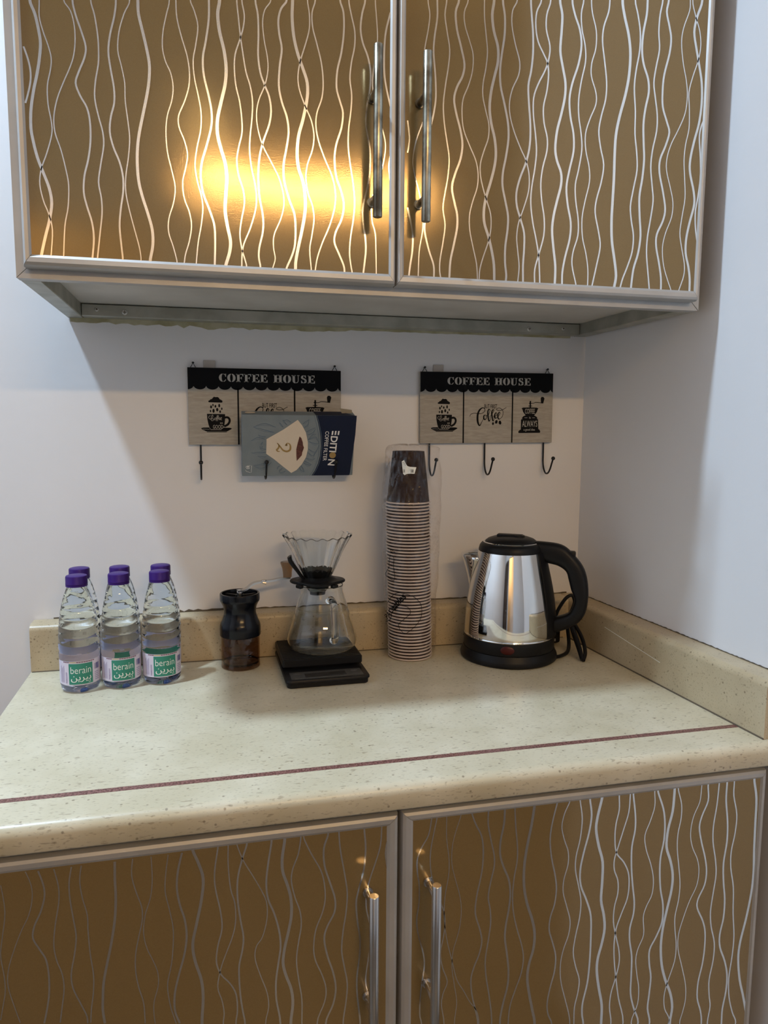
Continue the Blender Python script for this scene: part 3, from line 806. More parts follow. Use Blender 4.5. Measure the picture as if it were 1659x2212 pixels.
def cabinet_door(cab, off, x0, x1, z0, z1, w, yf, wdata, up, hx, hz0, hz1, hposts, hmat):
    px0, px1, pz0, pz1 = x0 + w[0], x1 - w[1], z0 + w[2], z1 - w[3]
    door = make('door', Geo().box(px0 - 0.004, px1 + 0.004, yf + 0.003, yf + 0.019, pz0 - 0.004, pz1 + 0.004), 'gold', cab, off, smooth=False)
    door_frame(door, (0, 0, 0), x0, x1, z0, z1, w, yf)
    for ch in list(door.children):
        ch.data.transform(Matrix.Translation((-off[0], -off[1], -off[2])))
    wv = make('wave_lines', waves(wdata, px0, px1, pz0, pz1, yf + 0.00275, up), 'wave', door, off, smooth=False)
    wv['label'] = 'silver foil wavy lines printed on the panel'
    pull(hx, hz0, hz1, yf + 0.003, off, door, hmat, posts=hposts)
    return door


# wall cabinet
o0 = (0.45, -0.165, ZB)
wc = thing('wall_cabinet', 'gold wave-patterned wall cabinet with two doors mounted above the worktop', 'cabinet', o0)
make('carcass', Geo().box(0.004, 0.016, -0.312, -0.0, ZB + 0.03, ZT).box(0.888, 0.9, -0.312, -0.0, ZB + 0.03, ZT)
     .box(0.016, 0.888, -0.012, 0.0, ZB + 0.03, ZT).box(0.004, 0.9, -0.312, 0, ZT - 0.016, ZT), 'carcass', wc, o0, smooth=False)
make('underside_panel', Geo().box(0.020, 0.884, -0.314, -0.0, ZB + 0.0205, ZB + 0.03), 'underside', wc, o0, smooth=False)
# face frame with mitred corners
e = 0.0004
g = Geo().add([(0, -D, ZB + e), (0.022, -D, ZB + 0.022 + e), (0.022, -D, ZT), (0, -D, ZT), (0, -0.314, ZB + e), (0.022, -0.314, ZB + 0.022 + e), (0.022, -0.314, ZT), (0, -0.314, ZT)],
              [(0, 1, 2, 3), (7, 6, 5, 4), (0, 4, 5, 1), (1, 5, 6, 2), (2, 6, 7, 3), (3, 7, 4, 0)])
make('face_stile', g, 'alu', wc, o0, smooth=False)
g = Geo().add([(XR, -D, ZB + e), (XR - 0.022, -D, ZB + 0.022 + e), (XR - 0.022, -D, ZT), (XR, -D, ZT), (XR, -0.314, ZB + e), (XR - 0.022, -0.314, ZB + 0.022 + e), (XR - 0.022, -0.314, ZT), (XR, -0.314, ZT)],
              [(0, 1, 2, 3), (7, 6, 5, 4), (0, 4, 5, 1), (1, 5, 6, 2), (2, 6, 7, 3), (3, 7, 4, 0)])
make('face_stile', g, 'alu', wc, o0, smooth=False)
g = Geo().add([(e, -D, ZB), (XR - 0.001, -D, ZB), (XR - 0.022 - e, -D, ZB + 0.022), (0.022 + e, -D, ZB + 0.022), (e, -0.314, ZB), (XR - 0.001, -0.314, ZB), (XR - 0.022 - e, -0.314, ZB + 0.022), (0.022 + e, -0.314, ZB + 0.022)],
              [(0, 1, 2, 3), (7, 6, 5, 4), (0, 4, 5, 1), (1, 5, 6, 2), (2, 6, 7, 3), (3, 7, 4, 0)])
make('face_rail', g, 'alu', wc, o0, smooth=False)
make('bottom_rail', Geo().rbox(0.0, 0.024, -0.3135, -0.0005, ZB, ZB + 0.022, 0.0012, 1), 'alu_dark', wc, o0)
make('bottom_rail', Geo().rbox(XR - 0.024, XR, -0.3135, -0.0005, ZB, ZB + 0.022, 0.0012, 1), 'alu_dark', wc, o0)
make('bottom_rail', Geo().rbox(0.0245, XR - 0.0245, -0.026, -0.0005, ZB + 0.0005, ZB + 0.0195, 0.0012, 1), 'alu_dark', wc, o0)
for sx, sz, big in ((0.0475, ZB + 0.0115, 0), (0.089, ZB + 0.0085, 1), (0.7796, ZB + 0.0075, 1), (0.8466, ZB + 0.0105, 0)):
    G = Geo()
    r = 0.0042 if big else 0.0034
    vs = Geo().lathe([(0.0001, 0.0014), (r * 0.75, 0.0013), (r, 0.0004), (r, -0.001)], 20)
    G.add([(sx + a, -0.0262 - c, sz + b) for a, b, c in vs.v], vs.f)
    s = make('screw', G, 'screw', wc, o0)
    G = Geo()
    if big:
        G.box(sx - 0.0026, sx + 0.0026, -0.0279, -0.0272, sz - 0.0005, sz + 0.0005).box(sx - 0.0005, sx + 0.0005, -0.0279, -0.0272, sz - 0.0026, sz + 0.0026)
    else:
        vs = Geo().lathe([(0.0001, 0.0016), (r * 0.4, 0.0016), (r * 0.4, 0.001)], 14)
        G.add([(sx + a, -0.0262 - c, sz + b) for a, b, c in vs.v], vs.f)
    make('slot', G, 'dirt', s, o0, smooth=False)
# ragged line of old sealant where the cabinet meets the wall
rnd = random.Random(3)
up_, lo_ = [], []
for i in range(91):
    x = 0.004 + 0.87 * i / 90
    d = 0.0045 + 0.0035 * rnd.random() * (1.0 if x < 0.42 else 0.5) + (0.003 if 0.12 < x < 0.3 and rnd.random() < .5 else 0)
    if x > 0.45:
        d *= 0.55
    up_.append((x, ZB + 0.002))
    lo_.append((x, ZB - d))
vs, fs = [], []
for (a, b), (c, d_) in zip(up_, lo_):
    vs += [(a, -0.0022, b), (c, -0.0010, d_), (c, 0.0, d_ - 0.0003)]
for i in range(90):
    fs += [(3 * i, 3 * i + 3, 3 * i + 4, 3 * i + 1), (3 * i + 1, 3 * i + 4, 3 * i + 5, 3 * i + 2)]
make('sealant', Geo().add(vs, fs), 'sealant', wc, o0)
cabinet_door(wc, o0, 0.0117, 0.4484, 1.4745, ZT - 0.006, (0.0095, 0.009, 0.0133, 0.0133), -0.3505, WAVE_UL, True, 0.4168, 1.5468, 1.7430, (1.573, 1.695), 'steel_old')
cabinet_door(wc, o0, 0.4496, 0.8890, 1.4745, ZT - 0.006, (0.0095, 0.007, 0.0133, 0.0133), -0.3505, WAVE_UR, True, 0.4777, 1.5458, 1.7424, (1.575, 1.696), 'steel_old')

# base cabinet
o1 = (0.42, -0.25, 0.0)
bc = thing('base_cabinet', 'gold wave-patterned base cabinet with two doors under the worktop', 'cabinet', o1)
make('carcass', Geo().box(-0.066, -0.05, -0.495, -0.02, 0.1, CZ - 0.0315).box(0.884, 0.9, -0.495, -0.02, 0.1, CZ - 0.0315)
     .box(-0.05, 0.884, -0.04, -0.02, 0.1, CZ - 0.0315).box(-0.066, 0.9, -0.495, -0.02, 0.1, 0.118).box(0.408, 0.424, -0.4945, -0.04, 0.118, CZ - 0.0315)
     .box(-0.05, 0.884, -0.495, -0.47, CZ - 0.052, CZ - 0.0315), 'carcass', bc, o1, smooth=False)
make('plinth', Geo().box(-0.05, 0.89, -0.44, -0.425, 0.0, 0.1), 'alu_dark', bc, o1, smooth=False)
cabinet_door(bc, o1, -0.066, 0.4145, 0.118, 0.8565, (0.0135, 0.0137, 0.013, 0.0133), -0.517, WAVE_LL, False, 0.3785, 0.588, 0.7835, (0.638, 0.767), 'steel')
cabinet_door(bc, o1, 0.4180, 0.9080, 0.118, 0.8580, (0.0139, 0.008, 0.013, 0.0125), -0.517, WAVE_LR, False, 0.4507, 0.589, 0.7855, (0.641, 0.769), 'steel')

# ------------------------------------------------------------------ worktop and upstands
DC, TH, XW0 = 0.5315, 0.031, -0.0711


def bar_profile(pts, x0fn, x1fn, n=2):
    """sweep a (y, z) profile along x between two end functions of y"""
    vs = [(x0fn(y), y, z) for y, z in pts] + [(x1fn(y), y, z) for y, z in pts]
    k = len(pts)
    fs = [tuple(range(k)), tuple(reversed(range(k, 2 * k)))] + [(i, k + i, k + (i + 1) % k, (i + 1) % k) for i in range(k)]
    return Geo().add(vs, fs)


def arc(cy, cz, r, a0, a1, n=6):
    return [(cy + r * cos(radians(a0 + (a1 - a0) * i / n)), cz + r * sin(radians(a0 + (a1 - a0) * i / n))) for i in range(n + 1)]


o2 = (0.42, -0.27, CZ - TH)
wt = thing('worktop', 'cream speckled stone worktop with a dark red inlaid stripe near its edge', 'worktop', o2)
prof = [(-0.001, CZ), (-0.001, CZ - TH)] + [(-DC + 0.003, CZ - TH), (-DC, CZ - TH + 0.003)] + arc(-DC + 0.012, CZ - 0.012, 0.012, 180, 90, 6)
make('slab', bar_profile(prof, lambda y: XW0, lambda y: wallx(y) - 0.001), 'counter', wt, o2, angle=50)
prof = [(-0.4773, CZ - 0.0005), (-0.4773, CZ + 0.0002), (-0.4683, CZ + 0.0002), (-0.4683, CZ - 0.0005)]
stp = make('inlay_stripe', bar_profile(prof, lambda y: XW0 + 0.0002, lambda y: wallx(y) - 0.040), 'stripe', wt, o2, smooth=False)
stp['label'] = 'dark red speckled inlay stripe'
HB, TB = 0.0765, 0.039
o3 = (0.42, -0.02, CZ)
bs = thing('upstand', 'speckled beige stone upstand along the back wall behind the bottles and kettle', 'upstand', o3)
prof = [(-0.0005, CZ + 0.0003), (-TB, CZ + 0.0003)] + arc(-TB + 0.010, CZ + HB - 0.010, 0.010, 180, 90, 6) + [(-0.0005, CZ + HB)]
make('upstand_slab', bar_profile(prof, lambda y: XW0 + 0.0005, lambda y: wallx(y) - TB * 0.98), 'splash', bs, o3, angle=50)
# dark joint lines: stone to wall, stone to worktop
rnd = random.Random(5)
G = Geo()
n = 120
vs, fs = [], []
for i in range(n + 1):
    x = XW0 + 0.03 + (0.885 - XW0 - 0.03) * i / n
    w = 0.0012 + 0.0016 * rnd.random() + (0.0025 if 0.15 < x < 0.27 and rnd.random() < 0.4 else 0)
    vs += [(x, -0.0006, CZ + HB - 0.0004), (x, -0.0004, CZ + HB + w)]
fs = [(2 * i, 2 * i + 2, 2 * i + 3, 2 * i + 1) for i in range(n)]
make('joint', G.add(vs, fs), 'dirt', bs, o3)
make('joint', Geo().tube([(XW0 + 0.002, -TB - 0.0002, CZ + 0.0006), (0.86, -TB - 0.0002, CZ + 0.0006)], 0.0009, 6), 'dirt', bs, o3)
o4 = (wallx(-0.28) - 0.02, -0.28, CZ)
rs = thing('upstand', 'speckled beige stone upstand along the right wall beside the kettle cord', 'upstand', o4)
prof = [(-0.0008, CZ + 0.0003), (-TB, CZ + 0.0003)] + arc(-TB + 0.010, CZ + HB - 0.010, 0.010, 180, 90, 6) + [(-0.0008, CZ + HB)]
ya, yb = -0.0005, -0.519
vs = [(wallx(ya) + t, ya, z) for t, z in prof] + [(wallx(yb) + t, yb, z) for t, z in prof]
k = len(prof)
fs = [tuple(range(k)), tuple(reversed(range(k, 2 * k)))] + [(i, k + i, k + (i + 1) % k, (i + 1) % k) for i in range(k)]
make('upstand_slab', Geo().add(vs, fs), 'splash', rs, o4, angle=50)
make('joint', Geo().tube([(wallx(-0.04) - TB - 0.0003, -0.04, CZ + 0.0006), (wallx(yb) - TB - 0.0003, yb, CZ + 0.0006)], 0.0013, 6), 'dirt', rs, o4)
rnd = random.Random(9)
vs = []
for i in range(n + 1):
    y = -0.002 + (yb + 0.01) * i / n
    w = 0.0010 + 0.0012 * rnd.random()
    vs += [(wallx(y) - 0.0006, y, CZ + HB - 0.0004), (wallx(y) - 0.0004, y, CZ + HB + w)]
make('joint', Geo().add(vs, [(2 * i, 2 * i + 2, 2 * i + 3, 2 * i + 1) for i in range(n)]), 'dirt', rs, o4)
make('scratch', Geo().tube([(wallx(-0.16) - TB - 0.0002, -0.16, CZ + 0.052), (wallx(-0.31) - TB - 0.0002, -0.31, CZ + 0.036)], 0.0004, 5), 'label_white', rs, o4)

# ------------------------------------------------------------------ coffee signs with hooks
SW, SH = 0.257, 0.1275


def art1(a, b):      # cup picture frame -> board coordinates
    return (SW * (420 + a / 16.59 - 405) / 331, SH * (961 - (840 + b / 16.59)) / 165)


def art2(a, b):      # script and grinder pictures
    return (SW * (1000 + a / 8.295 - 909) / 288, SH * (957.5 - (840 + b / 8.295)) / 153.5)


def stencil(ch):
    """fat-face stencil capitals as polygons in a unit-high box: (width, polygons)"""
    def ell(cx, rx, ry, irx, iry, a0, a1, n=12):
        o = [(cx + rx * cos(radians(a0 + (a1 - a0) * i / n)), 0.5 + ry * sin(radians(a0 + (a1 - a0) * i / n))) for i in range(n + 1)]
        q = [(cx + irx * cos(radians(a0 + (a1 - a0) * i / n)), 0.5 + iry * sin(radians(a0 + (a1 - a0) * i / n))) for i in range(n + 1)]
        return o + q[::-1]
    stem = [(0.10, 0.0), (0.40, 0.0), (0.40, 1.0), (0.10, 1.0)]
    slab0 = [(0.0, 0.0), (0.5, 0.0), (0.5, 0.09), (0.0, 0.09)]
    slab1 = [(0.0, 0.91), (0.40, 0.91), (0.40, 1.0), (0.0, 1.0)]
    topA = [(0.45, 0.91), (0.70, 0.91), (0.78, 0.70), (0.84, 0.70), (0.84, 1.0), (0.45, 1.0)]
    botA = [(0.45, 0.0), (0.88, 0.0), (0.88, 0.32), (0.82, 0.32), (0.73, 0.09), (0.45, 0.09)]
    mid = [(0.45, 0.46), (0.58, 0.46), (0.62, 0.34), (0.67, 0.34), (0.67, 0.66), (0.62, 0.66), (0.58, 0.54), (0.45, 0.54)]
    if ch == 'F':
        return 0.86, [stem, slab0, slab1, topA, mid]
    if ch == 'E':
        return 0.90, [stem, slab0, slab1, topA, mid, botA]
    if ch == 'H':
        L = [stem, slab0, [(0, 0.91), (0.5, 0.91), (0.5, 1), (0, 1)]]
        Rr = [[(1.08 - a, b) for a, b in p] for p in L]
        return 1.08, L + Rr + [[(0.40, 0.45), (0.52, 0.45), (0.52, 0.55), (0.40, 0.55)], [(0.57, 0.45), (0.68, 0.45), (0.68, 0.55), (0.57, 0.55)]]
    if ch == 'O':
        return 0.98, [ell(0.46, 0.46, 0.5, 0.14, 0.44, 95, 265), ell(0.52, 0.46, 0.5, 0.14, 0.44, 85, -85)]
    if ch == 'C':
        return 0.90, [ell(0.46, 0.46, 0.5, 0.14, 0.44, 95, 265), ell(0.50, 0.38, 0.5, 0.30, 0.42, 85, 40) + [],
                      [(0.76, 0.62), (0.84, 0.62), (0.84, 1.0), (0.78, 1.0), (0.70, 0.84)], ell(0.50, 0.38, 0.5, 0.30, 0.42, -85, -28)]
    if ch == 'U':
        return 1.0, [[(0.10, 0.25), (0.18, 0.08), (0.34, 0.0), (0.48, 0.0), (0.48, 0.08), (0.42, 0.12), (0.40, 0.25), (0.40, 1.0), (0.10, 1.0)],
                     [(0, 0.91), (0.5, 0.91), (0.5, 1), (0, 1)], [(0.53, 0.0), (0.70, 0.04), (0.80, 0.16), (0.84, 0.32), (0.84, 1.0), (0.76, 1.0), (0.76, 0.32), (0.70, 0.14), (0.53, 0.08)],
                     [(0.66, 0.91), (0.94, 0.91), (0.94, 1), (0.66, 1)]]
    if ch == 'S':
        return 0.82, [[(0.36, 1.0), (0.16, 0.94), (0.06, 0.78), (0.08, 0.62), (0.20, 0.52), (0.42, 0.44), (0.52, 0.36), (0.50, 0.30), (0.76, 0.30), (0.74, 0.42), (0.62, 0.54), (0.40, 0.64), (0.30, 0.72), (0.32, 0.84), (0.36, 0.90)],
                      [(0.41, 1.0), (0.41, 0.92), (0.52, 0.86), (0.60, 0.68), (0.66, 0.68), (0.66, 1.0), (0.61, 1.0), (0.58, 0.95)],
                      [(0.36, 0.0), (0.36, 0.08), (0.24, 0.16), (0.15, 0.34), (0.08, 0.34), (0.08, 0.0), (0.14, 0.0), (0.17, 0.05)],
                      [(0.41, 0.0), (0.60, 0.04), (0.74, 0.14), (0.76, 0.26), (0.50, 0.26), (0.48, 0.14), (0.41, 0.08)]]
    return 0.55, []


def make_sign(label, loc, rz):
    t = thing('hook_sign', label, 'sign', loc, (0, rz, 0), 'coffee signs under the wall cabinet')
    yb, yp, yq = -0.0085, -0.0088, -0.0090
    fp = lambda a, b: (a, yp, b)
    fq = lambda a, b: (a, yq, b)
    make('board', Geo().rbox(0, SW, yb, -0.0025, 0, SH, 0.0006, 1), 'board', t)
    # black awning with scalloped edge
    n = 260
    vs, fs = [], []
    pitch = SW / 12.75
    for i in range(n + 1):
        x = 0.0004 + (SW - 0.0008) * i / n
        u = ((x / pitch + 0.52) % 1.0) * 2 - 1
        zb_ = 0.0985 - 0.0070 * sqrt(max(0, 1 - u * u))
        vs += [(x, yp, SH - 0.0003), (x, yp, zb_)]
    fs = [(2 * i, 2 * i + 2, 2 * i + 3, 2 * i + 1) for i in range(n)]
    make('awning_print', Geo().add(vs, fs), 'black_paint', t, smooth=False)
    for xf in (0.318, 0.687):
        make('divider', Geo().flat([(SW * xf - 0.0013, 0.0004), (SW * xf + 0.0013, 0.0004), (SW * xf + 0.0013, 0.095), (SW * xf - 0.0013, 0.095)], fp), 'black_paint', t, smooth=False)
    # heading
    G = Geo()
    word = 'COFFEE HOUSE'
    tot = sum(stencil(c)[0] + 0.08 for c in word)
    sx = 0.162 / tot
    x = SW * 0.198
    for c in word:
        w, polys = stencil(c)
        for p in polys:
            G.flat([(x + a * sx, 0.1048 + b * 0.0134) for a, b in p], fq)
        x += (w + 0.08) * sx
    make('heading_lettering', G, 'print_light', t, smooth=False)
    # cup picture
    A = lambda pts: [art1(*p) for p in pts]
    G = Geo()
    G.flat(A([(450, 470), (465, 435), (510, 415), (520, 390), (575, 375), (610, 335), (650, 290), (700, 305), (780, 300), (825, 330), (845, 375), (900, 400), (940, 430), (945, 475), (920, 500), (480, 492)]), fp)
    for cx, cy, w, h in ((612, 590, 46, 80), (545, 660, 66, 100), (697, 635, 62, 88), (830, 610, 66, 115), (918, 720, 50, 80), (522, 805, 46, 84), (628, 798, 78, 130), (757, 755, 80, 115), (857, 825, 58, 86)):
        G.flat(A([(cx + w / 2 * cos(k * pi / 8), cy + h / 2 * sin(k * pi / 8) * (1.2 if k > 8 else 1)) for k in range(16)]), fp)
    G.flat(A([(395, 900), (1030, 908), (1028, 1000), (1020, 1150), (1000, 1280), (960, 1395), (900, 1440), (520, 1440), (480, 1400), (440, 1270), (408, 1100)]), fp)
    G.stroke(A([(1020, 1030), (1100, 1020), (1165, 1060), (1185, 1140), (1160, 1220), (1100, 1290), (990, 1345)]), 0.0036, fp)
    G.flat(A([(180, 1415), (260, 1390), (460, 1385), (500, 1440), (900, 1445), (975, 1390), (1180, 1392), (1255, 1410), (1240, 1445), (1100, 1520), (350, 1520), (220, 1460)]), fp)
    G.flat(A([(370, 1528), (1090, 1528), (1070, 1555), (390, 1555)]), fp)
    make('cup_print', G, 'black_paint', t, smooth=False)
    G = Geo()
    sc = 0.00055
    G.stroke(A([(520, 965), (470, 985), (455, 1040), (500, 1085), (560, 1080), (600, 1010), (600, 945), (565, 960), (540, 1050), (535, 1110), (570, 1150), (625, 1120), (620, 1080), (585, 1090)]), sc, fq)
    G.stroke(A([(690, 1040), (655, 1060), (650, 1105), (680, 1115), (700, 1070), (690, 1040), (740, 1060), (770, 990), (775, 960), (745, 970), (725, 1080), (715, 1160)]), sc, fq)
    G.stroke(A([(740, 1110), (790, 1050), (800, 965), (775, 990), (760, 1090), (765, 1160)]), sc, fq)
    G.stroke(A([(805, 1095), (840, 1060), (835, 1030), (805, 1060), (815, 1110), (860, 1095), (905, 1050), (895, 1025), (865, 1060), (880, 1115), (910, 1105)]), sc, fq)
    p = art1(775, 1425)
    G.text('GOOD', 0.0060, fq, p[0], p[1], 'C', 0.62)
    p = art1(895, 1255)
    G.text('so', 0.0036, fq, p[0], p[1], 'C')
    G.flat(A([(230, 1440), (480, 1450), (480, 1458), (250, 1450)]), fq)
    G.flat(A([(500, 1455), (900, 1455), (880, 1468), (520, 1468)]), fq)
    make('cup_lettering', G, 'print_light', t, smooth=False)
    # script picture
    A = lambda pts: [art2(*p) for p in pts]
    G = Geo()
    p = art2(492, 345)
    G.text('BUT FIRST', 0.0073, fp, p[0], p[1], 'C', 0.52, 0, 0.01)
    G.stroke(A([(120, 495), (135, 455), (190, 435), (270, 440), (340, 435), (385, 395), (380, 350), (340, 338), (290, 380), (260, 460), (258, 560), (275, 630), (300, 655), (330, 600), (365, 530)]),
             [0.0008, 0.0009, 0.001, 0.001, 0.001, 0.001, 0.0012, 0.0018, 0.003, 0.0036, 0.0036, 0.003, 0.002, 0.001, 0.0008], fp)
    G.stroke(A([(400, 465), (372, 480), (370, 530), (395, 550), (420, 510), (408, 470), (440, 480), (470, 420), (478, 375), (455, 365), (440, 420), (450, 520), (465, 575), (485, 545), (480, 490)]),
             [0.001, 0.0022, 0.0026, 0.0016, 0.0012, 0.001, 0.001, 0.001, 0.0012, 0.002, 0.0026, 0.0026, 0.0022, 0.001, 0.0008], fp)
    G.stroke(A([(485, 490), (520, 440), (548, 385), (530, 372), (512, 420), (520, 510), (535, 570), (552, 545), (548, 480)]),
             [0.0008, 0.001, 0.0012, 0.0018, 0.0026, 0.0026, 0.0022, 0.001, 0.0008], fp)
    G.stroke(A([(550, 490), (590, 480), (605, 440), (585, 425), (565, 470), (575, 520), (605, 515), (640, 480), (662, 430), (645, 415), (622, 470), (632, 530), (660, 540)]),
             [0.0008, 0.001, 0.0012, 0.0016, 0.0026, 0.0022, 0.001, 0.0009, 0.0012, 0.0016, 0.0026, 0.0024, 0.0014], fp)
    G.stroke(A([(655, 540), (700, 500), (718, 430), (700, 370), (650, 338), (605, 350), (600, 372), (640, 385), (700, 375), (740, 350), (775, 330)]), 0.0009, fp)
    for cx, cy, rx, ry, a in ((537, 622, 17, 26, 0), (597, 590, 23, 34, 15), (664, 603, 25, 36, -12)):
        ca, sa = cos(radians(a)), sin(radians(a))
        G.flat(A([(cx + rx * cos(k * pi / 8) * ca - ry * sin(k * pi / 8) * sa, cy + rx * cos(k * pi / 8) * sa + ry * sin(k * pi / 8) * ca) for k in range(16)]), fp)
    make('script_print', G, 'black_paint', t, smooth=False)
    # grinder picture
    G = Geo()
    G.flat(A([(1055, 345), (1080, 330), (1200, 325), (1340, 330), (1368, 345), (1355, 360), (1340, 410), (1305, 455), (1290, 470), (1335, 495), (1355, 525), (1340, 535), (1368, 545), (1365, 560), (1375, 725),
               (1395, 735), (1412, 765), (1405, 792), (1005, 795), (1003, 765), (1020, 745), (1048, 730), (1048, 560), (1052, 545), (1080, 535), (1062, 525), (1085, 490), (1130, 470), (1120, 455), (1085, 410), (1070, 360)]), fp)
    G.flat(A([(1203, 208), (1228, 208), (1228, 330), (1203, 330)]), fp)
    G.flat(A([(1190, 243), (1230, 243), (1230, 258), (1190, 258)]), fp)
    G.flat(A([(1178, 294), (1250, 294), (1250, 306), (1178, 306)]), fp)
    G.stroke(A([(1225, 252), (1270, 250), (1310, 236), (1360, 236), (1420, 243), (1455, 248)]), 0.0011, fp)
    G.flat(A([(1415, 250), (1405, 160), (1420, 132), (1455, 132), (1477, 160), (1455, 250)]), fp)
    make('grinder_print', G, 'black_paint', t, smooth=False)
    G = Geo()
    for s, cx, by, h, k in (('COFFEE', 1210, 440, 0.0090, 0.44), ('ALWAYS', 1210, 680, 0.0112, 0.47), ('is', 1212, 530, 0.0040, 1.0), ('a good idea', 1205, 752, 0.0042, 0.80)):
        p = art2(cx, by)
        G.text(s, h, fq, p[0], p[1], 'C', k)
    for x0, x1 in ((1110, 1165), (1255, 1305)):
        G.stroke(A([(x0, 516), (x1, 516)]), 0.0006, fq, smooth=False)
    make('grinder_lettering', G, 'print_light', t, smooth=False)
    # hooks
    for hx in (0.019, 0.125, 0.242):
        path = [(hx, -0.0045, 0.03), (hx, -0.0045, -0.02), (hx, -0.0048, -0.037), (hx, -0.0085, -0.049), (hx, -0.0165, -0.0565), (hx, -0.0265, -0.0555), (hx, -0.0345, -0.048), (hx, -0.041, -0.037), (hx, -0.0455, -0.0295)]
        h = Geo().tube(crom(path, 4), 0.0016, 10).sphere((hx, -0.0462, -0.0278), 0.0036, 16)
        make('hook', h, 'black_metal', t)
    # wire hangers on nails
    for hx in (0.009, 0.246):
        w = Geo().tube([(hx - 0.0055, -0.0045, SH - 0.003), (hx + 0.0005, -0.0050, SH + 0.0072), (hx + 0.0062, -0.0045, SH - 0.003)], 0.0008, 6)
        hg = make('hanger', w, 'black_metal', t)
        nl = Geo().tube([(hx + 0.0005, 0.0, SH + 0.0070), (hx + 0.0005, -0.006, SH + 0.0075)], 0.0009, 8).sphere((hx + 0.0005, -0.0065, SH + 0.0076), 0.0022, 12, 0.8)
        make('nail', nl, 'black_metal', hg)
    make('mounting_tab', Geo().rbox(0.026, 0.0455, -0.0022, -0.0004, SH - 0.02, SH + 0.0125, 0.0006, 1), 'tab', t)
    return t


make_sign('grey coffee house sign with a blue filter box on its hooks', (0.1820, 0.0, 1.2632), 0.0)
make_sign('grey coffee house sign with three empty hooks beside the room corner', (0.5825, 0.0, 1.2655), -0.008)

# ------------------------------------------------------------------ box of paper coffee filters
BW, BH, BD = 0.187, 0.105, 0.025
bx = thing('filter_box', 'light blue and navy coffee filter carton resting in the sign hooks', 'box', (0.2672, -0.0335, 1.2118), (radians(15), 0, 0))


def ba(a, b):
    return (0.19 * (a - 55) / 1545, 0.105 * (970 - b) / 835)


fb = lambda a, b: (a, -0.0003, b)
fc = lambda a, b: (a, -0.0006, b)
fd = lambda a, b: (a, -0.0009, b)
A = lambda pts: [ba(*p) for p in pts]
make('carton', Geo().rbox(0, BW, 0, BD, 0, BH, 0.0006, 1), 'box_blue', bx)
curve = [(1000, 970), (1045, 900), (1085, 800), (1110, 690), (1118, 560), (1108, 430), (1085, 310), (1060, 215), (1035, 135)]
make('navy_panel', Geo().flat(A(curve + [(1595, 135), (1588, 400), (1540, 940), (1530, 970)]), fb), 'box_navy', bx, smooth=False)
tp = A([(1035, 135)])[0][0]
make('navy_panel', Geo().add([(tp, 0.0, BH + 0.0004), (BW - 0.0012, 0.0, BH + 0.0004), (BW - 0.0205, BD, BH + 0.0004), (tp - 0.002, BD, BH + 0.0004)], [(0, 1, 2, 3)]), 'box_navy', bx, smooth=False)
make('side_panel', Geo().add([(BW + 0.0003, 0.001, 0), (BW + 0.0003, BD, 0), (BW + 0.0003, BD, BH * 0.9), (BW + 0.0003, 0.001, BH)], [(0, 1, 2, 3)]), 'box_navy', bx, smooth=False)
G = Geo().stroke(A([(p[0] - 26, p[1]) for p in curve]), 0.0007, fc).stroke(A([(p[0] + 12, p[1]) for p in curve]), 0.0007, fc)
make('curve_lines', G, 'box_line', bx, smooth=False)
# torn open end flap
make('flap', Geo().add([(BW - 0.0205, 0.012, BH - 0.0005), (BW - 0.002, 0.012, BH - 0.004), (BW - 0.002, 0.024, BH + 0.004), (BW - 0.022, 0.026, BH + 0.006)], [(0, 1, 2, 3)]), 'kraft', bx, smooth=False, solid=0.0006)
G = Geo().flat(A([(378, 460), (420, 435), (600, 330), (790, 197), (850, 270), (905, 370), (935, 500), (938, 600), (915, 710), (860, 810), (790, 890), (718, 930), (600, 835), (480, 735), (375, 660)]), fc)
make('filter_print', G, 'box_cream', bx, smooth=False)
G = Geo().flat(A([(820, 420), (845, 445), (865, 500), (870, 540), (884, 575), (868, 625), (862, 640), (858, 680), (830, 715), (790, 760), (782, 680), (780, 600), (795, 520)]), fd)
make('coffee_print', G, 'box_coffee', bx, smooth=False)
# numeral 2 lying on its side, 40 in a small bag shape
G = Geo()
G.stroke(A([(655, 530), (640, 545), (655, 515), (690, 530), (700, 575), (690, 610), (650, 628), (600, 610), (560, 560), (520, 512)]), [0.0026, 0.0034, 0.0014, 0.002, 0.003, 0.0032, 0.003, 0.0026, 0.002, 0.001], fd)
G.stroke(A([(520, 512), (545, 545), (535, 585), (515, 605), (530, 625), (558, 628)]), [0.001, 0.0022, 0.003, 0.0026, 0.002, 0.001], fd)
make('numeral', G, 'box_gold', bx, smooth=False)
G = Geo()
p = ba(112, 872)
G.text('40', 0.0052, fc, p[0], p[1] + 0.0032, 'C', 0.8, -pi / 2)
for q in ([(100, 850), (112, 832), (165, 822)], [(180, 822), (176, 920)], [(165, 920), (112, 905), (100, 885)]):
    G.stroke(A(q), 0.0005, fc, smooth=False)
make('count_mark', G, 'box_white', bx, smooth=False)
G = Geo()
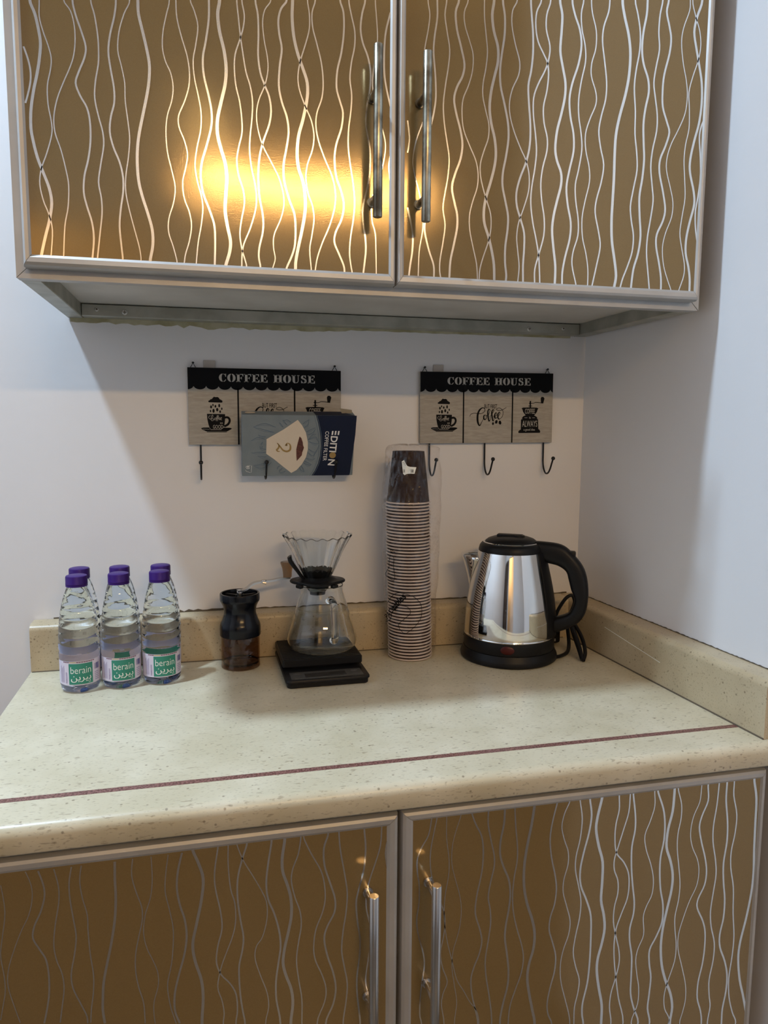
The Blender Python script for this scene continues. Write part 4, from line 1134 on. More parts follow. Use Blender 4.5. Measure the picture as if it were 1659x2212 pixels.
# EDITION down the navy part; its O is a gold disc
p = ba(1262, 345)
q = ba(1240, 640)
for k in range(3):
    y0 = 1262 + k * 42
    G.flat(A([(y0, 345), (y0 + 20, 345), (y0 + 14, 400), (y0 - 6, 400)]), fc)
x0, z0 = ba(1252, 415)
G.text('DITI', 0.0112, fc, x0, z0, 'L', 0.98, radians(-94), 0.02)
x0, z0 = ba(1228, 738)
G.text('N', 0.0112, fc, x0, z0, 'L', 0.98, radians(-94), 0.02)
x0, z0 = ba(1172, 350)
G.text('COFFEE FILTER', 0.0062, fc, x0, z0, 'L', 0.86, radians(-93))
make('lettering', G, 'box_white', bx, smooth=False)
cx, cz = ba(1283, 683)
make('gold_disc', Geo().flat([(cx + 0.0056 * cos(k * pi / 12), cz + 0.0054 * sin(k * pi / 12)) for k in range(24)], fc), 'box_gold', bx, smooth=False)
# pale leaf drop and fine leaf sprays
make('drop_print', Geo().add([(0.0125 + (0.0075 if cos(k * pi / 10) < 0 else 0.0095) * cos(k * pi / 10), 0.013 + 0.006 * sin(k * pi / 10), BH + 0.0006) for k in range(20)], [tuple(range(20))]), 'box_cream', bx, smooth=False)
G = Geo()
leaves = [((360, 460), (260, 440), (170, 485)), ((480, 370), (330, 330), (205, 300)), ((500, 300), (350, 250), (205, 295)), ((370, 430), (300, 420), (270, 400)), ((375, 600), (320, 590), (290, 585)),
          ((375, 640), (270, 640), (175, 650)), ((380, 700), (320, 700), (260, 690)), ((430, 740), (330, 800), (205, 820)), ((450, 780), (330, 860), (210, 830)), ((600, 300), (560, 250), (545, 235)),
          ((650, 270), (600, 210), (590, 200)), ((700, 230), (650, 200), (600, 205)), ((560, 830), (530, 850), (525, 880)), ((600, 860), (560, 890), (555, 920)), ((640, 900), (600, 920), (560, 925)),
          ((860, 250), (900, 220), (945, 190)), ((880, 300), (930, 260), (940, 200)), ((910, 360), (970, 330), (1030, 300)), ((930, 400), (1000, 370), (1035, 310)), ((935, 470), (1000, 400), (1045, 390)),
          ((940, 470), (1040, 430), (1085, 510)), ((945, 490), (1030, 520), (1088, 515)), ((940, 590), (1040, 640), (1088, 540)), ((935, 640), (1010, 690), (1050, 620)), ((915, 720), (980, 740), (1040, 730)),
          ((890, 760), (950, 790), (998, 815)), ((880, 780), (940, 820), (990, 820)), ((850, 830), (880, 870), (900, 920)), ((830, 850), (850, 890), (895, 915)), ((330, 500), (310, 520), (300, 540)), ((330, 560), (305, 570), (285, 560))]
for L in leaves:
    G.stroke(A(L), [0.0007, 0.0011, 0.0003], fb, sub=5)
    (x0, z0), (x1, z1), (x2, z2) = L
    G.stroke(A([(x0, z0), (x1, z1 + 22), (x2, z2)]), 0.0005, fb, sub=5)
make('leaf_print', G, 'box_line', bx, smooth=False)

# ------------------------------------------------------------------ water bottles
BPROF = [(0.0001, 0.004), (0.010, 0.003), (0.016, 0.0005), (0.021, 0.0), (0.0245, 0.002), (0.0268, 0.006), (0.0280, 0.0105), (0.0285, 0.0125), (0.0283, 0.0130), (0.0283, 0.0500), (0.0288, 0.0508), (0.0290, 0.0530)]
nb = 60
keys = [(0.053, 0.0290), (0.0717, 0.0291), (0.090, 0.0284), (0.108, 0.0264), (0.126, 0.0234), (0.143, 0.0192), (0.154, 0.0150), (0.157, 0.0138)]
sm = crom([(b, a) for a, b in keys], 14)
BPROF += [(r, z) for r, z in sm[1:]]
BPROF += [(0.0132, 0.1585), (0.0132, 0.165), (0.0001, 0.1652)]


def bottle_rf(t, i):
    z = BPROF[i][1]
    if z < 0.012:                                    # petal feet
        return 1.0 + 0.05 * (cos(5 * t)) * (1 - z / 0.012) * (1 if i > 2 else 0)
    if 0.054 < z < 0.132:
        env = min(1, (z - 0.054) / 0.006, (0.132 - z) / 0.012)
        ph = z / 0.0130 + 0.62 * sin(t + 1.95) + 0.12 * sin(2 * t)
        return 1.0 - 0.030 * env * (0.5 + 0.5 * cos(2 * pi * ph)) ** 4
    if 0.132 <= z < 0.152:
        return 1.0 + 0.006 * cos(6 * t)
    return 1.0


def make_bottle():
    t = thing('water_bottle', 'b', 'bottle')
    make('bottle_body', Geo().lathe(BPROF, 96, rf=bottle_rf), 'bottle', t, angle=60)
    cp = [(0.0001, 0.1735), (0.0125, 0.1735), (0.0146, 0.1728), (0.0152, 0.1712), (0.0152, 0.1628), (0.0155, 0.1622), (0.0155, 0.1605), (0.0148, 0.1602), (0.0155, 0.1598), (0.0155, 0.1572), (0.0142, 0.1570), (0.0136, 0.16), (0.0136, 0.166), (0.0001, 0.166)]
    make('cap', Geo().lathe(cp, 72, rf=lambda a, i: 1 + (0.012 * cos(36 * a) if i in (3, 4) else 0)), 'cap', t)
    R = 0.02855
    z0, z1 = 0.0135, 0.0495
    lab = make('paper_label', Geo().lathe([(R, z0), (R, z1)], 72, cap=False), 'label', t)

    def wrap(dr):
        return lambda a, b: ((R + dr) * cos(a / R), (R + dr) * sin(a / R), b)

    def patch(G, a0, a1, b0, b1, dr, n=10):
        fn = wrap(dr)
        vs = []
        for k in range(n + 1):
            a = a0 + (a1 - a0) * k / n
            vs += [fn(a, b0), fn(a, b1)]
        return G.add(vs, [(2 * k, 2 * k + 2, 2 * k + 3, 2 * k + 1) for k in range(n)])
    make('green_square', patch(Geo(), -0.0168, 0.0178, 0.0148, 0.0462, 0.00012), 'label_green', lab)
    G = Geo()
    f2 = wrap(0.00025)
    G.text('berain', 0.0104, f2, 0.0005, 0.0312, 'C', 0.80, 0, -0.008)
    G.text('\ufee6\ufef3\ufeae\ufef4\ufe91', 0.0088, f2, 0.0005, 0.0212, 'C', 1.12, 0, 0.004)
    G.text('330', 0.0016, f2, 0.0125, 0.0163, 'C')
    make('lettering', G, 'label_white', lab, smooth=False)
    G = Geo()
    for k in range(14):
        a = -0.026 + k * 0.0034
        if k in (3, 4, 5):
            continue
        patch(G, a, a + 0.003, 0.0476, 0.0488, 0.00012, 2)
    make('top_band', G, 'label_red', lab)
    make('top_band', patch(Geo(), -0.0158, -0.0060, 0.0476, 0.0488, 0.00013, 4), 'label_gold', lab)
    G = Geo()
    G.text('920023333', 0.0026, f2, -0.0195, 0.0165, 'L', 1.0, pi / 2)
    for k in range(5):
        patch(G, -0.0255 - k * 0.0018, -0.0250 - k * 0.0018, 0.017, 0.043 - 0.002 * (k % 3), 0.00012, 1)
    make('phone_number', G, 'label_purple', lab, smooth=False)
    G = Geo()
    rn = random.Random(2)
    a = 0.0215
    while a < 0.031:
        w = rn.choice((0.0004, 0.0007, 0.0011))
        patch(G, a, a + w, 0.0335, 0.0425, 0.00012, 1)
        a += w + rn.choice((0.0004, 0.0007))
    for k in range(5):
        patch(G, 0.0215, 0.030, 0.0175 + k * 0.0028, 0.0181 + k * 0.0028, 0.00012, 3)
    make('barcode', G, 'label_blue', lab)
    make('base_gate', Geo().lathe([(0.0001, 0.0065), (0.0035, 0.006), (0.0055, 0.0038), (0.0045, 0.0015), (0.0001, 0.001)], 18, (0.0155, 0.004, 0.0)), 'blue_dot', t)
    return t


b0 = make_bottle()
spots = [((0.0180, -0.1300), -80, 'purple-capped water bottle in the front row at the worktop end'),
         ((0.0767, -0.1252), -79, 'purple-capped water bottle in the middle of the front row'),
         ((0.1357, -0.1198), -78, 'purple-capped water bottle in the front row on the grinder side'),
         ((0.0128, -0.0705), -60, 'purple-capped water bottle behind the front row at the worktop end'),
         ((0.0722, -0.0695), -110, 'purple-capped water bottle behind the front row, middle one'),
         ((0.1345, -0.0690), -85, 'purple-capped water bottle behind the front row on the grinder side')]
for i, ((x, y), a, lab) in enumerate(spots):
    o = b0 if i == 0 else copy_tree(b0)
    o.location = (x, y, CZ + 0.0002)
    o.rotation_euler = (0, 0, radians(a))
    tag(o, lab, 'bottle', 'water bottles on the worktop')

# ------------------------------------------------------------------ hand coffee grinder
gr = thing('coffee_grinder', 'black hand coffee grinder with smoky brown cup and steel crank', 'grinder', (0.2583, -0.0760, CZ + 0.0002))
cup = [(0.0001, 0.0), (0.030, 0.0), (0.0315, 0.0012), (0.0315, 0.0045), (0.0312, 0.0052), (0.0312, 0.054), (0.0292, 0.054), (0.0292, 0.006), (0.0001, 0.006)]
make('catch_cup', Geo().lathe(cup, 64), 'smoke', gr)
make('cup_ring', Geo().lathe([(0.0290, 0.0068), (0.0291, 0.0094), (0.0280, 0.0094), (0.0280, 0.0068)], 64, closed=True), 'black', gr)
body = crom([(0.0312, 0.0525), (0.0330, 0.0535), (0.0332, 0.058), (0.0332, 0.0665), (0.0322, 0.0725), (0.0288, 0.0805), (0.0264, 0.0885), (0.0260, 0.0945), (0.0272, 0.1015), (0.0300, 0.1075), (0.0322, 0.1115), (0.0324, 0.117), (0.0322, 0.1222), (0.0312, 0.1235)], 4)
body = [(0.0001, 0.0525)] + body + [(0.0290, 0.1232), (0.0278, 0.117), (0.0276, 0.110), (0.0001, 0.110)]
make('grinder_body', Geo().lathe(body, 64), 'black_gloss', gr)
G = Geo()
for k in range(3):
    a = radians(20 + 120 * k)
    c, s = cos(a), sin(a)
    G.add([(c * r - s * w, s * r + c * w, z) for r in (0.006, 0.0285) for w in (-0.0028, 0.0028) for z in (0.1155, 0.1195)],
          [(0, 1, 3, 2), (4, 6, 7, 5), (0, 4, 5, 1), (2, 3, 7, 6), (0, 2, 6, 4), (1, 5, 7, 3)])
G.lathe([(0.0001, 0.110), (0.0072, 0.110), (0.0072, 0.1205), (0.0001, 0.1205)], 24)
make('top_spokes', G, 'black', gr, smooth=False)
make('axle_nut', Geo().lathe([(0.0001, 0.1195), (0.0048, 0.1195), (0.0052, 0.1215), (0.0046, 0.1262), (0.003, 0.1285), (0.0001, 0.1285)], 18), 'steel', gr)
ax, ay = 0.0805, 0.022
L = sqrt(ax * ax + ay * ay)
ux, uy = ax / L, ay / L
path = [(-0.004, 0.1262), (0.006, 0.1264), (0.013, 0.1295), (0.020, 0.1345), (0.028, 0.1372), (0.040, 0.1378), (0.056, 0.1382), (0.066, 0.1392), (0.0745, 0.1402), (L + 0.004, 0.1400)]
rings = []
for r, z in crom(path, 4):
    w = 0.0052 if r < 0.04 else 0.0044
    rings.append([(ux * r - uy * w, uy * r + ux * w, z + 0.0016), (ux * r + uy * w, uy * r - ux * w, z + 0.0016), (ux * r + uy * w, uy * r - ux * w, z - 0.0014), (ux * r - uy * w, uy * r + ux * w, z - 0.0014)])
arm = make('crank_arm', Geo().loft(rings), 'steel', gr)
hx, hy = ux * 0.042, uy * 0.042
make('hinge', Geo().lathe([(0.0001, 0.1355), (0.0042, 0.1355), (0.0048, 0.138), (0.0042, 0.1405), (0.0001, 0.1405)], 16, (hx, hy, 0)).tube([(hx - 0.003, hy - 0.006, 0.1372), (hx + 0.003, hy - 0.006, 0.1362)], 0.0022, 8), 'steel', arm)
make('crank_knob', Geo().lathe([(0.0001, 0.1415), (0.0068, 0.1415), (0.0074, 0.143), (0.0078, 0.150), (0.0086, 0.156), (0.0104, 0.1615), (0.0116, 0.1655), (0.0114, 0.1675), (0.0100, 0.1680), (0.0001, 0.1672)], 32, (ax, ay, 0)), 'smoke_solid', gr)

# ------------------------------------------------------------------ drip scale
sc = thing('coffee_scale', 'black coffee scale with ribbed platform under the glass server', 'scale', (0.3835, -0.126, CZ + 0.0002), (0, 0, radians(0.8)))


def rrect(x0, x1, y0, y1, r, n=5):
    out = []
    for cx, cy, a in ((x1 - r, y1 - r, 0), (x0 + r, y1 - r, 90), (x0 + r, y0 + r, 180), (x1 - r, y0 + r, 270)):
        out += [(cx + r * cos(radians(a + 90 * k / n)), cy + r * sin(radians(a + 90 * k / n))) for k in range(n + 1)]
    return out


def slab_rings(x0, x1, y0, y1, r, levels):
    return [[(a, b, z) for a, b in rrect(x0 + i, x1 - i, y0 + i, y1 - i, max(0.001, r - i))] for i, z in levels]


make('scale_base', Geo().loft(slab_rings(-0.0655, 0.0655, -0.0810, 0.084, 0.009, [(0.004, 0.0), (0.0025, 0.001), (0.0022, 0.0075), (0.0, 0.0085), (0.0, 0.0112), (0.0012, 0.0128)])), 'black', sc)
make('platform_neck', Geo().loft(slab_rings(-0.052, 0.052, -0.020, 0.076, 0.004, [(0, 0.0127), (0, 0.018)])), 'black', sc)
pf = make('platform', Geo().loft(slab_rings(-0.0645, 0.0640, -0.0285, 0.0835, 0.004, [(0.001, 0.0165), (0.0, 0.0175), (0.0, 0.0272), (0.0008, 0.0280)])), 'black', sc)
G = Geo()
for k in range(27):
    y = -0.0265 + k * 0.00408
    G.box(-0.062, 0.0615, y, y + 0.0022, 0.0278, 0.0292)
make('platform_ribs', G, 'black', pf, smooth=False)
make('control_panel', Geo().box(-0.056, 0.056, -0.0745, -0.0425, 0.0126, 0.0131), 'btn', sc, smooth=False)
make('display', Geo().rbox(-0.034, 0.030, -0.0695, -0.0525, 0.0130, 0.0138, 0.0003, 1), 'lcd', sc)
for bxx, byy in ((-0.045, -0.0670), (-0.045, -0.0510), (0.0445, -0.0670), (0.0445, -0.0510)):
    make('button', Geo().lathe([(0.0001, 0.0140), (0.0035, 0.0140), (0.0048, 0.0131)], 20, (0, 0, 0)).__class__().add(
        [(bxx + a * 1.35, byy + b * 0.85, c) for a, b, c in Geo().lathe([(0.0001, 0.0142), (0.0033, 0.0140), (0.0044, 0.0131)], 20).v],
        Geo().lathe([(0.0001, 0.0142), (0.0033, 0.0140), (0.0044, 0.0131)], 20).f), 'btn', sc)

# ------------------------------------------------------------------ glass server
SZ = CZ + 0.0297
sv = thing('glass_server', 'clear glass coffee server with loop handle standing on the black scale', 'carafe', (0.3905, -0.0985, SZ))
out_keys = [(0.0448, 0.0), (0.0505, 0.0015), (0.0552, 0.006), (0.0574, 0.0125), (0.0570, 0.0200), (0.0545, 0.0285), (0.0538, 0.0310), (0.0512, 0.0400), (0.0482, 0.0480), (0.0476, 0.0505), (0.0455, 0.0600), (0.0428, 0.0680), (0.0424, 0.0705), (0.0398, 0.0800), (0.0372, 0.0880), (0.0352, 0.0950), (0.0346, 0.1000), (0.0350, 0.1065)]
outp = crom(out_keys, 4)
inn = [(r - 0.0014, max(z, 0.0022)) for r, z in reversed(outp) if r - 0.0014 > 0.001 and (z > 0.0015)]
full = [(0.0001, 0.0)] + outp + [(0.0346, 0.1070)] + inn + [(0.0001, 0.0024)]
make('flask', Geo().lathe(full, 96), 'glass', sv, angle=60)
ha = radians(-80)
hp_ = [(0.0350, 0.0860), (0.044, 0.0905), (0.0545, 0.0885), (0.0610, 0.0790), (0.0640, 0.0640), (0.0655, 0.0480), (0.0650, 0.0360), (0.0625, 0.0280), (0.0545, 0.0265)]
path = [(r * cos(ha), r * sin(ha), z) for r, z in crom(hp_, 5)]
make('server_handle', Geo().tube(path, 0.0058, 16), 'glass', sv)

# ------------------------------------------------------------------ glass dripper in its black holder
DZ = 1.0372
dr = thing('coffee_dripper', 'ribbed glass pour-over dripper in a black holder on the server', 'dripper', (0.3835, -0.0985, DZ))
NR = 20


def petal(t, i):
    return 1.0 + 0.085 * cos(4 * t + 0.5)


hol = [(0.013, 0.0035), (0.0405, 0.0035), (0.0418, 0.0048), (0.0418, 0.0068), (0.0405, 0.0082), (0.0300, 0.0086), (0.0262, 0.0105), (0.0225, 0.0135), (0.0150, 0.0135)]
holder = make('holder', Geo().lathe(hol, 96, rf=petal, closed=True), 'black', dr)
make('holder_collar', Geo().lathe([(0.0110, -0.0165), (0.0125, -0.0165), (0.0130, -0.0120), (0.0185, -0.006), (0.0185, 0.004), (0.0110, 0.004)], 48, closed=True), 'black', holder)
G = Geo()
for k in range(4):
    a = radians(35 + 90 * k)
    G.add([(p[0] * cos(a) - p[1] * sin(a), p[0] * sin(a) + p[1] * cos(a), p[2]) for p in Geo().rbox(0.0355, 0.0435, -0.006, 0.006, -0.001, 0.0045, 0.0012, 1).v],
          Geo().rbox(0.0355, 0.0435, -0.006, 0.006, -0.001, 0.0045, 0.0012, 1).f)
make('holder_feet', G, 'black', holder)
ck = [(0.0195, 0.0115), (0.0235, 0.0150), (0.0290, 0.0260), (0.0345, 0.0390), (0.0400, 0.0520), (0.0465, 0.0650), (0.0525, 0.0755), (0.0562, 0.0815)]
cpf = crom(ck, 4)
no = len(cpf)


def rib(t, i):
    if i >= no:                                      # inside is smooth
        return 1.0
    zf = i / (no - 1)
    return 1.0 + (0.022 + 0.012 * zf) * (abs(cos(NR * t / 2)) ** 0.7 - 0.35)


cone_prof = cpf + [(r - 0.0019, z + 0.0004) for r, z in reversed(cpf)]
G = Geo().lathe(cone_prof, 200, rf=rib, closed=True)
G.v = [(x, y, z + 0.0015 * (max(0, z - 0.06) / 0.0215) ** 2 * cos(NR * math.atan2(y, x))) for x, y, z in G.v]
make('glass_cone', G, 'glass', dr, angle=70)
zz = [(0.0182, 0.0118), (0.0205, 0.0150), (0.0248, 0.0240)]
G = Geo().lathe([(0.0001, 0.0118)] + zz + [(0.0236, 0.0240), (0.0185, 0.0150), (0.0001, 0.0140)], 84)
G.v = [(x, y, z + (0.0035 * (abs(((math.atan2(y, x) / (2 * pi) * NR) % 1) * 2 - 1)) if z > 0.02 else 0)) for x, y, z in G.v]
make('filter_seat', G, 'black', dr)
# handle rising on the side of the grinder
hpth = [(-0.021, -0.004, 0.008), (-0.0275, -0.005, 0.0155), (-0.0335, -0.006, 0.0245), (-0.0405, -0.008, 0.0340), (-0.0455, -0.009, 0.0420), (-0.0470, -0.0095, 0.0495)]
rings = []
for i, p in enumerate(crom(hpth, 4)):
    f = i / 20.0
    w, th = 0.0060 + 0.0012 * sin(f * pi), (0.0022 + 0.0013 * f)
    rings.append([(p[0] + th * cos(a), p[1] + w * sin(a), p[2] + 0.6 * th * cos(a)) for a in [2 * pi * k / 12 for k in range(12)]])
make('dripper_handle', Geo().loft(rings), 'black', dr)

# ------------------------------------------------------------------ sleeve of paper cups
CX, CY, NC, PITCH_C, LEAN = 0.5475, -0.0815, 50, 0.00545, -0.0066
ONES = 'first second third fourth fifth sixth seventh eighth ninth'.split()
TEENS = 'tenth eleventh twelfth thirteenth fourteenth fifteenth sixteenth seventeenth eighteenth nineteenth'.split()


def ordinal(n):
    if n < 10:
        return ONES[n - 1]
    if n < 20:
        return TEENS[n - 10]
    t, u = divmod(n, 10)
    return ('twentieth', 'thirtieth', 'fortieth', 'fiftieth')[t - 2] if u == 0 else ('twenty', 'thirty', 'forty')[t - 2] + '-' + ONES[u - 1]


bodyp = [(0.0362, 0.003), (0.0268, 0.0872), (0.0255, 0.0872), (0.0252, 0.0820), (0.0001, 0.0815)]
cup_obj = None
for i in range(NC):
    top = i == NC - 1
    lab = 'brown paper cup with its whole dark body showing, topmost of the stack' if top else ('brown paper cup standing rim down on the worktop, lowest of the wrapped stack' if i == 0 else
                                                                                                         'brown paper cup nested upside down, %s from the bottom of the wrapped stack' % ordinal(i + 1))
    if cup_obj is None:
        cup_obj = thing('paper_cup', lab, 'cup')
        make('cup_body', Geo().lathe(bodyp, 40, cap=False), 'cup_brown', cup_obj)
        rim = [(0.0362 + 0.0021 * cos(2 * pi * k / 10), 0.0016 + 0.00145 * sin(2 * pi * k / 10)) for k in range(10)]
        make('cup_rim', Geo().lathe(rim, 40, closed=True), 'cup_rim', cup_obj)
        o = cup_obj
    else:
        o = copy_tree(cup_obj)
    f = i / (NC - 1)
    o.location = (CX + LEAN * f + 0.0004 * sin(i * 1.7), CY + 0.0003 * cos(i * 2.1), CZ + 0.0004 + PITCH_C * i)
    tag(o, lab, 'cup', 'paper cups stacked in a clear sleeve')
ZTOP = PITCH_C * (NC - 1) + 0.0872

# clear bag round the cups: loose on the side towards the corner
bag = thing('plastic_sleeve', 'clear printed plastic sleeve wrapped round the stack of paper cups', 'bag', (CX, CY, CZ))
rnd = random.Random(11)
NB, NL = 72, 60
VD = math.atan2(-1.2858 - CY, 0.209 - CX)          # side with the print, facing the room


def bag_r(t, z):
    f = z / ZTOP
    r = 0.0400
    zc = ZTOP - 0.0872
    if z > zc:
        r = 0.0400 - 0.0075 * (z - zc) / 0.0872
    dt = (t - radians(-12) + pi) % (2 * pi) - pi
    r += (0.0035 + 0.0175 * f ** 1.2) * math.exp(-(dt / 0.33) ** 2)
    dt = (t - radians(178) + pi) % (2 * pi) - pi
    r += (0.004 + 0.003 * f) * math.exp(-(dt / 0.3) ** 2)
    r += 0.0007 * sin(5 * t + 23 * f) + 0.0007 * sin(9 * t - 40 * f) + 0.0009 * sin(17 * f + 2 * t) * (0.3 + f)
    if f > 0.72:
        r += 0.0011 * (f - 0.72) / 0.28 * sin(13 * t + 60 * f) + 0.0008 * sin(21 * t - 35 * f)
    # stays on this side of the upstand
    if sin(t) > 0.05:
        r = min(r, (abs(CY) - 0.0395) / sin(t))
    return r


rings = []
for i in range(NL + 1):
    z = 0.0012 + (ZTOP + 0.004) * i / NL
    lx = LEAN * (z / ZTOP)
    rings.append([(lx + bag_r(2 * pi * k / NB, z) * cos(2 * pi * k / NB), bag_r(2 * pi * k / NB, z) * sin(2 * pi * k / NB), z) for k in range(NB)])
zl = rings[-1][0][2]
for f, dz in ((0.93, 0.0035), (0.72, 0.0055), (0.4, 0.0065), (0.05, 0.0058)):
    rings.append([(LEAN + (p[0] - LEAN) * f, p[1] * f, zl + dz + 0.0012 * sin(9 * 2 * pi * k / NB)) for k, p in enumerate(rings[NL])])
make('film', Geo().loft(rings, caps=False), 'film', bag, angle=80)


def on_bag(a, b, dr=0.0006):
    """a: arc length to the right of the print side, b: height"""
    t = VD + a / 0.041
    r = bag_r(t, b) + dr
    return (LEAN * b / ZTOP + r * cos(t), r * sin(t), b)


def pz(u, v):        # photograph-frame position of the print -> (arc, height) on the sleeve
    return ((u - 881) * 0.000815, (1413 - v) * 0.000775)


def crop(a, b):
    return pz(815 + a / 10.53, 1150 + b / 10.53)


G = Geo()
for L in ([(75, 1900), (180, 1840), (225, 1740), (250, 1640), (400, 1480), (480, 1440), (560, 1445), (640, 1460), (700, 1520), (720, 1580), (690, 1650), (520, 1810), (440, 1890), (450, 1990), (520, 2060), (590, 2100), (660, 2060), (820, 1920), (930, 1800), (980, 1680), (980, 1540), (940, 1390), (840, 1270), (700, 1190), (520, 1155), (400, 1170), (250, 1290), (110, 1450)],
          [(205, 325), (320, 345), (335, 420), (325, 560), (340, 700), (335, 880), (120, 790), (150, 700), (210, 590), (205, 460), (205, 325)]):
    G.stroke([crop(*p) for p in L], 0.0009, on_bag, sub=5)
x0, z0 = crop(130, 1830)
G.text('PACK', 0.0085, on_bag, x0, z0, 'L', 0.9, radians(52))
x0, z0 = crop(215, 270)
G.text('50+', 0.006, on_bag, x0, z0, 'L', 0.9)
x0, z0 = crop(330, 1600)
G.text('tables', 0.0115, on_bag, x0, z0, 'L', 0.9, radians(48), 0.02)
make('sleeve_print', G, 'black_paint', bag, smooth=False)


def crop2(a, b):
    return pz(815 + a / 11.85, 945 + b / 11.85)


G = Geo()
for P in ([(585, 370), (655, 335), (735, 450), (760, 480), (745, 680), (680, 710), (640, 670), (600, 480)], [(760, 480), (830, 500), (1010, 510), (950, 675), (850, 670), (745, 680)]):
    G.flat([crop2(*p) for p in P], lambda a, b: on_bag(a, b, 0.0012))
make('barcode_sticker', G, 'label_white', bag, smooth=False)
G = Geo()
for k in range(9):
    G.stroke([crop2(640 + k * 36, 560 + (k % 3) * 4), crop2(648 + k * 34, 650 - (k % 2) * 8)], 0.0006 + 0.0005 * (k % 2), lambda a, b: on_bag(a, b, 0.0015), smooth=False)
for k in range(4):
    G.stroke([crop2(600 + 12 * k, 400 + 38 * k), crop2(680 + 16 * k, 385 + 36 * k)], 0.0005, lambda a, b: on_bag(a, b, 0.0015), smooth=False)
make('barcode', G, 'black_paint', bag, smooth=False)

# ------------------------------------------------------------------ electric kettle
KX, KY, KA = 0.7155, -0.1180, radians(-33)
kb = thing('kettle_base', 'black round power base with a flared foot under the steel kettle', 'kettle base', (KX, KY, CZ + 0.0002), (0, 0, KA))
make('foot', Geo().lathe([(0.0001, 0.0), (0.0800, 0.0), (0.0825, 0.002), (0.0832, 0.006), (0.0822, 0.0105), (0.0795, 0.0155), (0.0780, 0.0195), (0.0001, 0.0195)], 96), 'black', kb)
kt = thing('electric_kettle', 'polished steel electric kettle with black handle and lid', 'kettle', (KX, KY, CZ + 0.0200), (0, 0, KA))
kz = CZ + 0.0200
make('bottom_ring', Geo().lathe([(0.0001, 0.0), (0.0770, 0.0), (0.0778, 0.002), (0.0775, 0.021), (0.0768, 0.0225), (0.0001, 0.0225)], 96), 'black', kt)
KP = crom([(0.0764, 0.0226), (0.0768, 0.030), (0.0764, 0.042), (0.0755, 0.0565), (0.0740, 0.0715), (0.0708, 0.0945), (0.0660, 0.1180), (0.0610, 0.1395), (0.0566, 0.1580), (0.0545, 0.1660)], 5)
make('kettle_body', Geo().lathe([(0.0001, 0.0226)] + KP + [(0.0001, 0.166)], 128), 'mirror', kt, angle=50)
make('trim_ring', Geo().lathe([(0.0772, 0.0212), (0.0778, 0.0225), (0.0772, 0.0240), (0.0760, 0.0235)], 96, closed=True), 'mirror', kt)


def krad(z):
    for (r0, z0), (r1, z1) in zip(KP, KP[1:]):
        if z0 <= z <= z1:
            return r0 + (r1 - r0) * (z - z0) / max(1e-9, z1 - z0)
    return KP[0][0] if z < KP[0][1] else KP[-1][0]


make('top_collar', Geo().lathe([(0.0550, 0.1655), (0.0548, 0.1690), (0.0532, 0.1745), (0.0505, 0.1782), (0.0470, 0.1795), (0.0400, 0.1795), (0.0400, 0.1655)], 96, closed=True), 'black', kt)
make('lid_ring', Geo().lathe([(0.0468, 0.1788), (0.0474, 0.1803), (0.0458, 0.1815), (0.0444, 0.1800)], 96, closed=True), 'mirror', kt)
lid = make('lid', Geo().lathe([(0.0447, 0.1795), (0.0435, 0.1825), (0.0390, 0.1860), (0.0310, 0.1888), (0.0200, 0.1902), (0.0090, 0.1906), (0.0001, 0.1907)], 72), 'black', kt)
make('lid_grip', Geo().rbox(-0.024, 0.020, -0.0085, 0.0085, 0.1880, 0.1935, 0.002, 2).lathe([(0.0001, 0.1928), (0.0105, 0.1925), (0.0118, 0.1908), (0.012, 0.1885)], 24, (0.012, 0, 0)), 'black', lid)
# spout (handle axis is +x, spout on -x)
rings = []
NSP = 14
for i in range(13):
    f = i / 12
    z = 0.0925 + (0.1535 - 0.0925) * f
    rb = krad(z)
    tip = rb + 0.0005 + (0.0300 * f ** 1.25)
    th = radians(4 + 24 * f ** 0.8)
    ring = []
    for k in range(NSP + 1):
        u = -1 + 2 * k / NSP
        a = pi + th * u
        rr = rb - 0.0008 + (tip - rb) * (1 - abs(u) ** 1.6)
        ring.append((rr * cos(a), rr * sin(a), z + 0.0015 * f * (1 - abs(u))))
    rings.append(ring)
make('spout', Geo().loft(rings, caps=False, closed_ring=False), 'mirror', kt, angle=70, solid=0.0008)
# black mounting strip on the handle side
rings = []
for i in range(15):
    z = 0.0235 + (0.1665 - 0.0235) * i / 14
    rb = krad(z)
    ring = []
    for k in range(9):
        a = radians(-24 + 48 * k / 8)
        ring.append(((rb + 0.0045 - 0.003 * abs(k - 4) / 4) * cos(a), (rb + 0.0045 - 0.003 * abs(k - 4) / 4) * sin(a), z))
    for k in range(8, -1, -1):
        a = radians(-24 + 48 * k / 8)
        ring.append(((rb - 0.001) * cos(a), (rb - 0.001) * sin(a), z))
    rings.append(ring)
make('handle_mount', Geo().loft(rings), 'black', kt)
outer = [(0.030, 1.1030), (0.0506, 1.1040), (0.0842, 1.1005), (0.1045, 1.0855), (0.1234, 1.0611), (0.1312, 1.0275), (0.1292, 0.9929), (0.1184, 0.9711), (0.0974, 0.9568), (0.0740, 0.9479)]
inner = [(0.0400, 1.0850), (0.0586, 1.0700), (0.0804, 1.0645), (0.094, 1.0556), (0.0986, 1.0421), (0.1033, 1.0252), (0.1087, 1.0136), (0.1075, 0.9996), (0.0997, 0.985), (0.0740, 0.9740)]
path = crom([(*a, *b) for a, b in zip(outer, inner)], 5)
rings = []
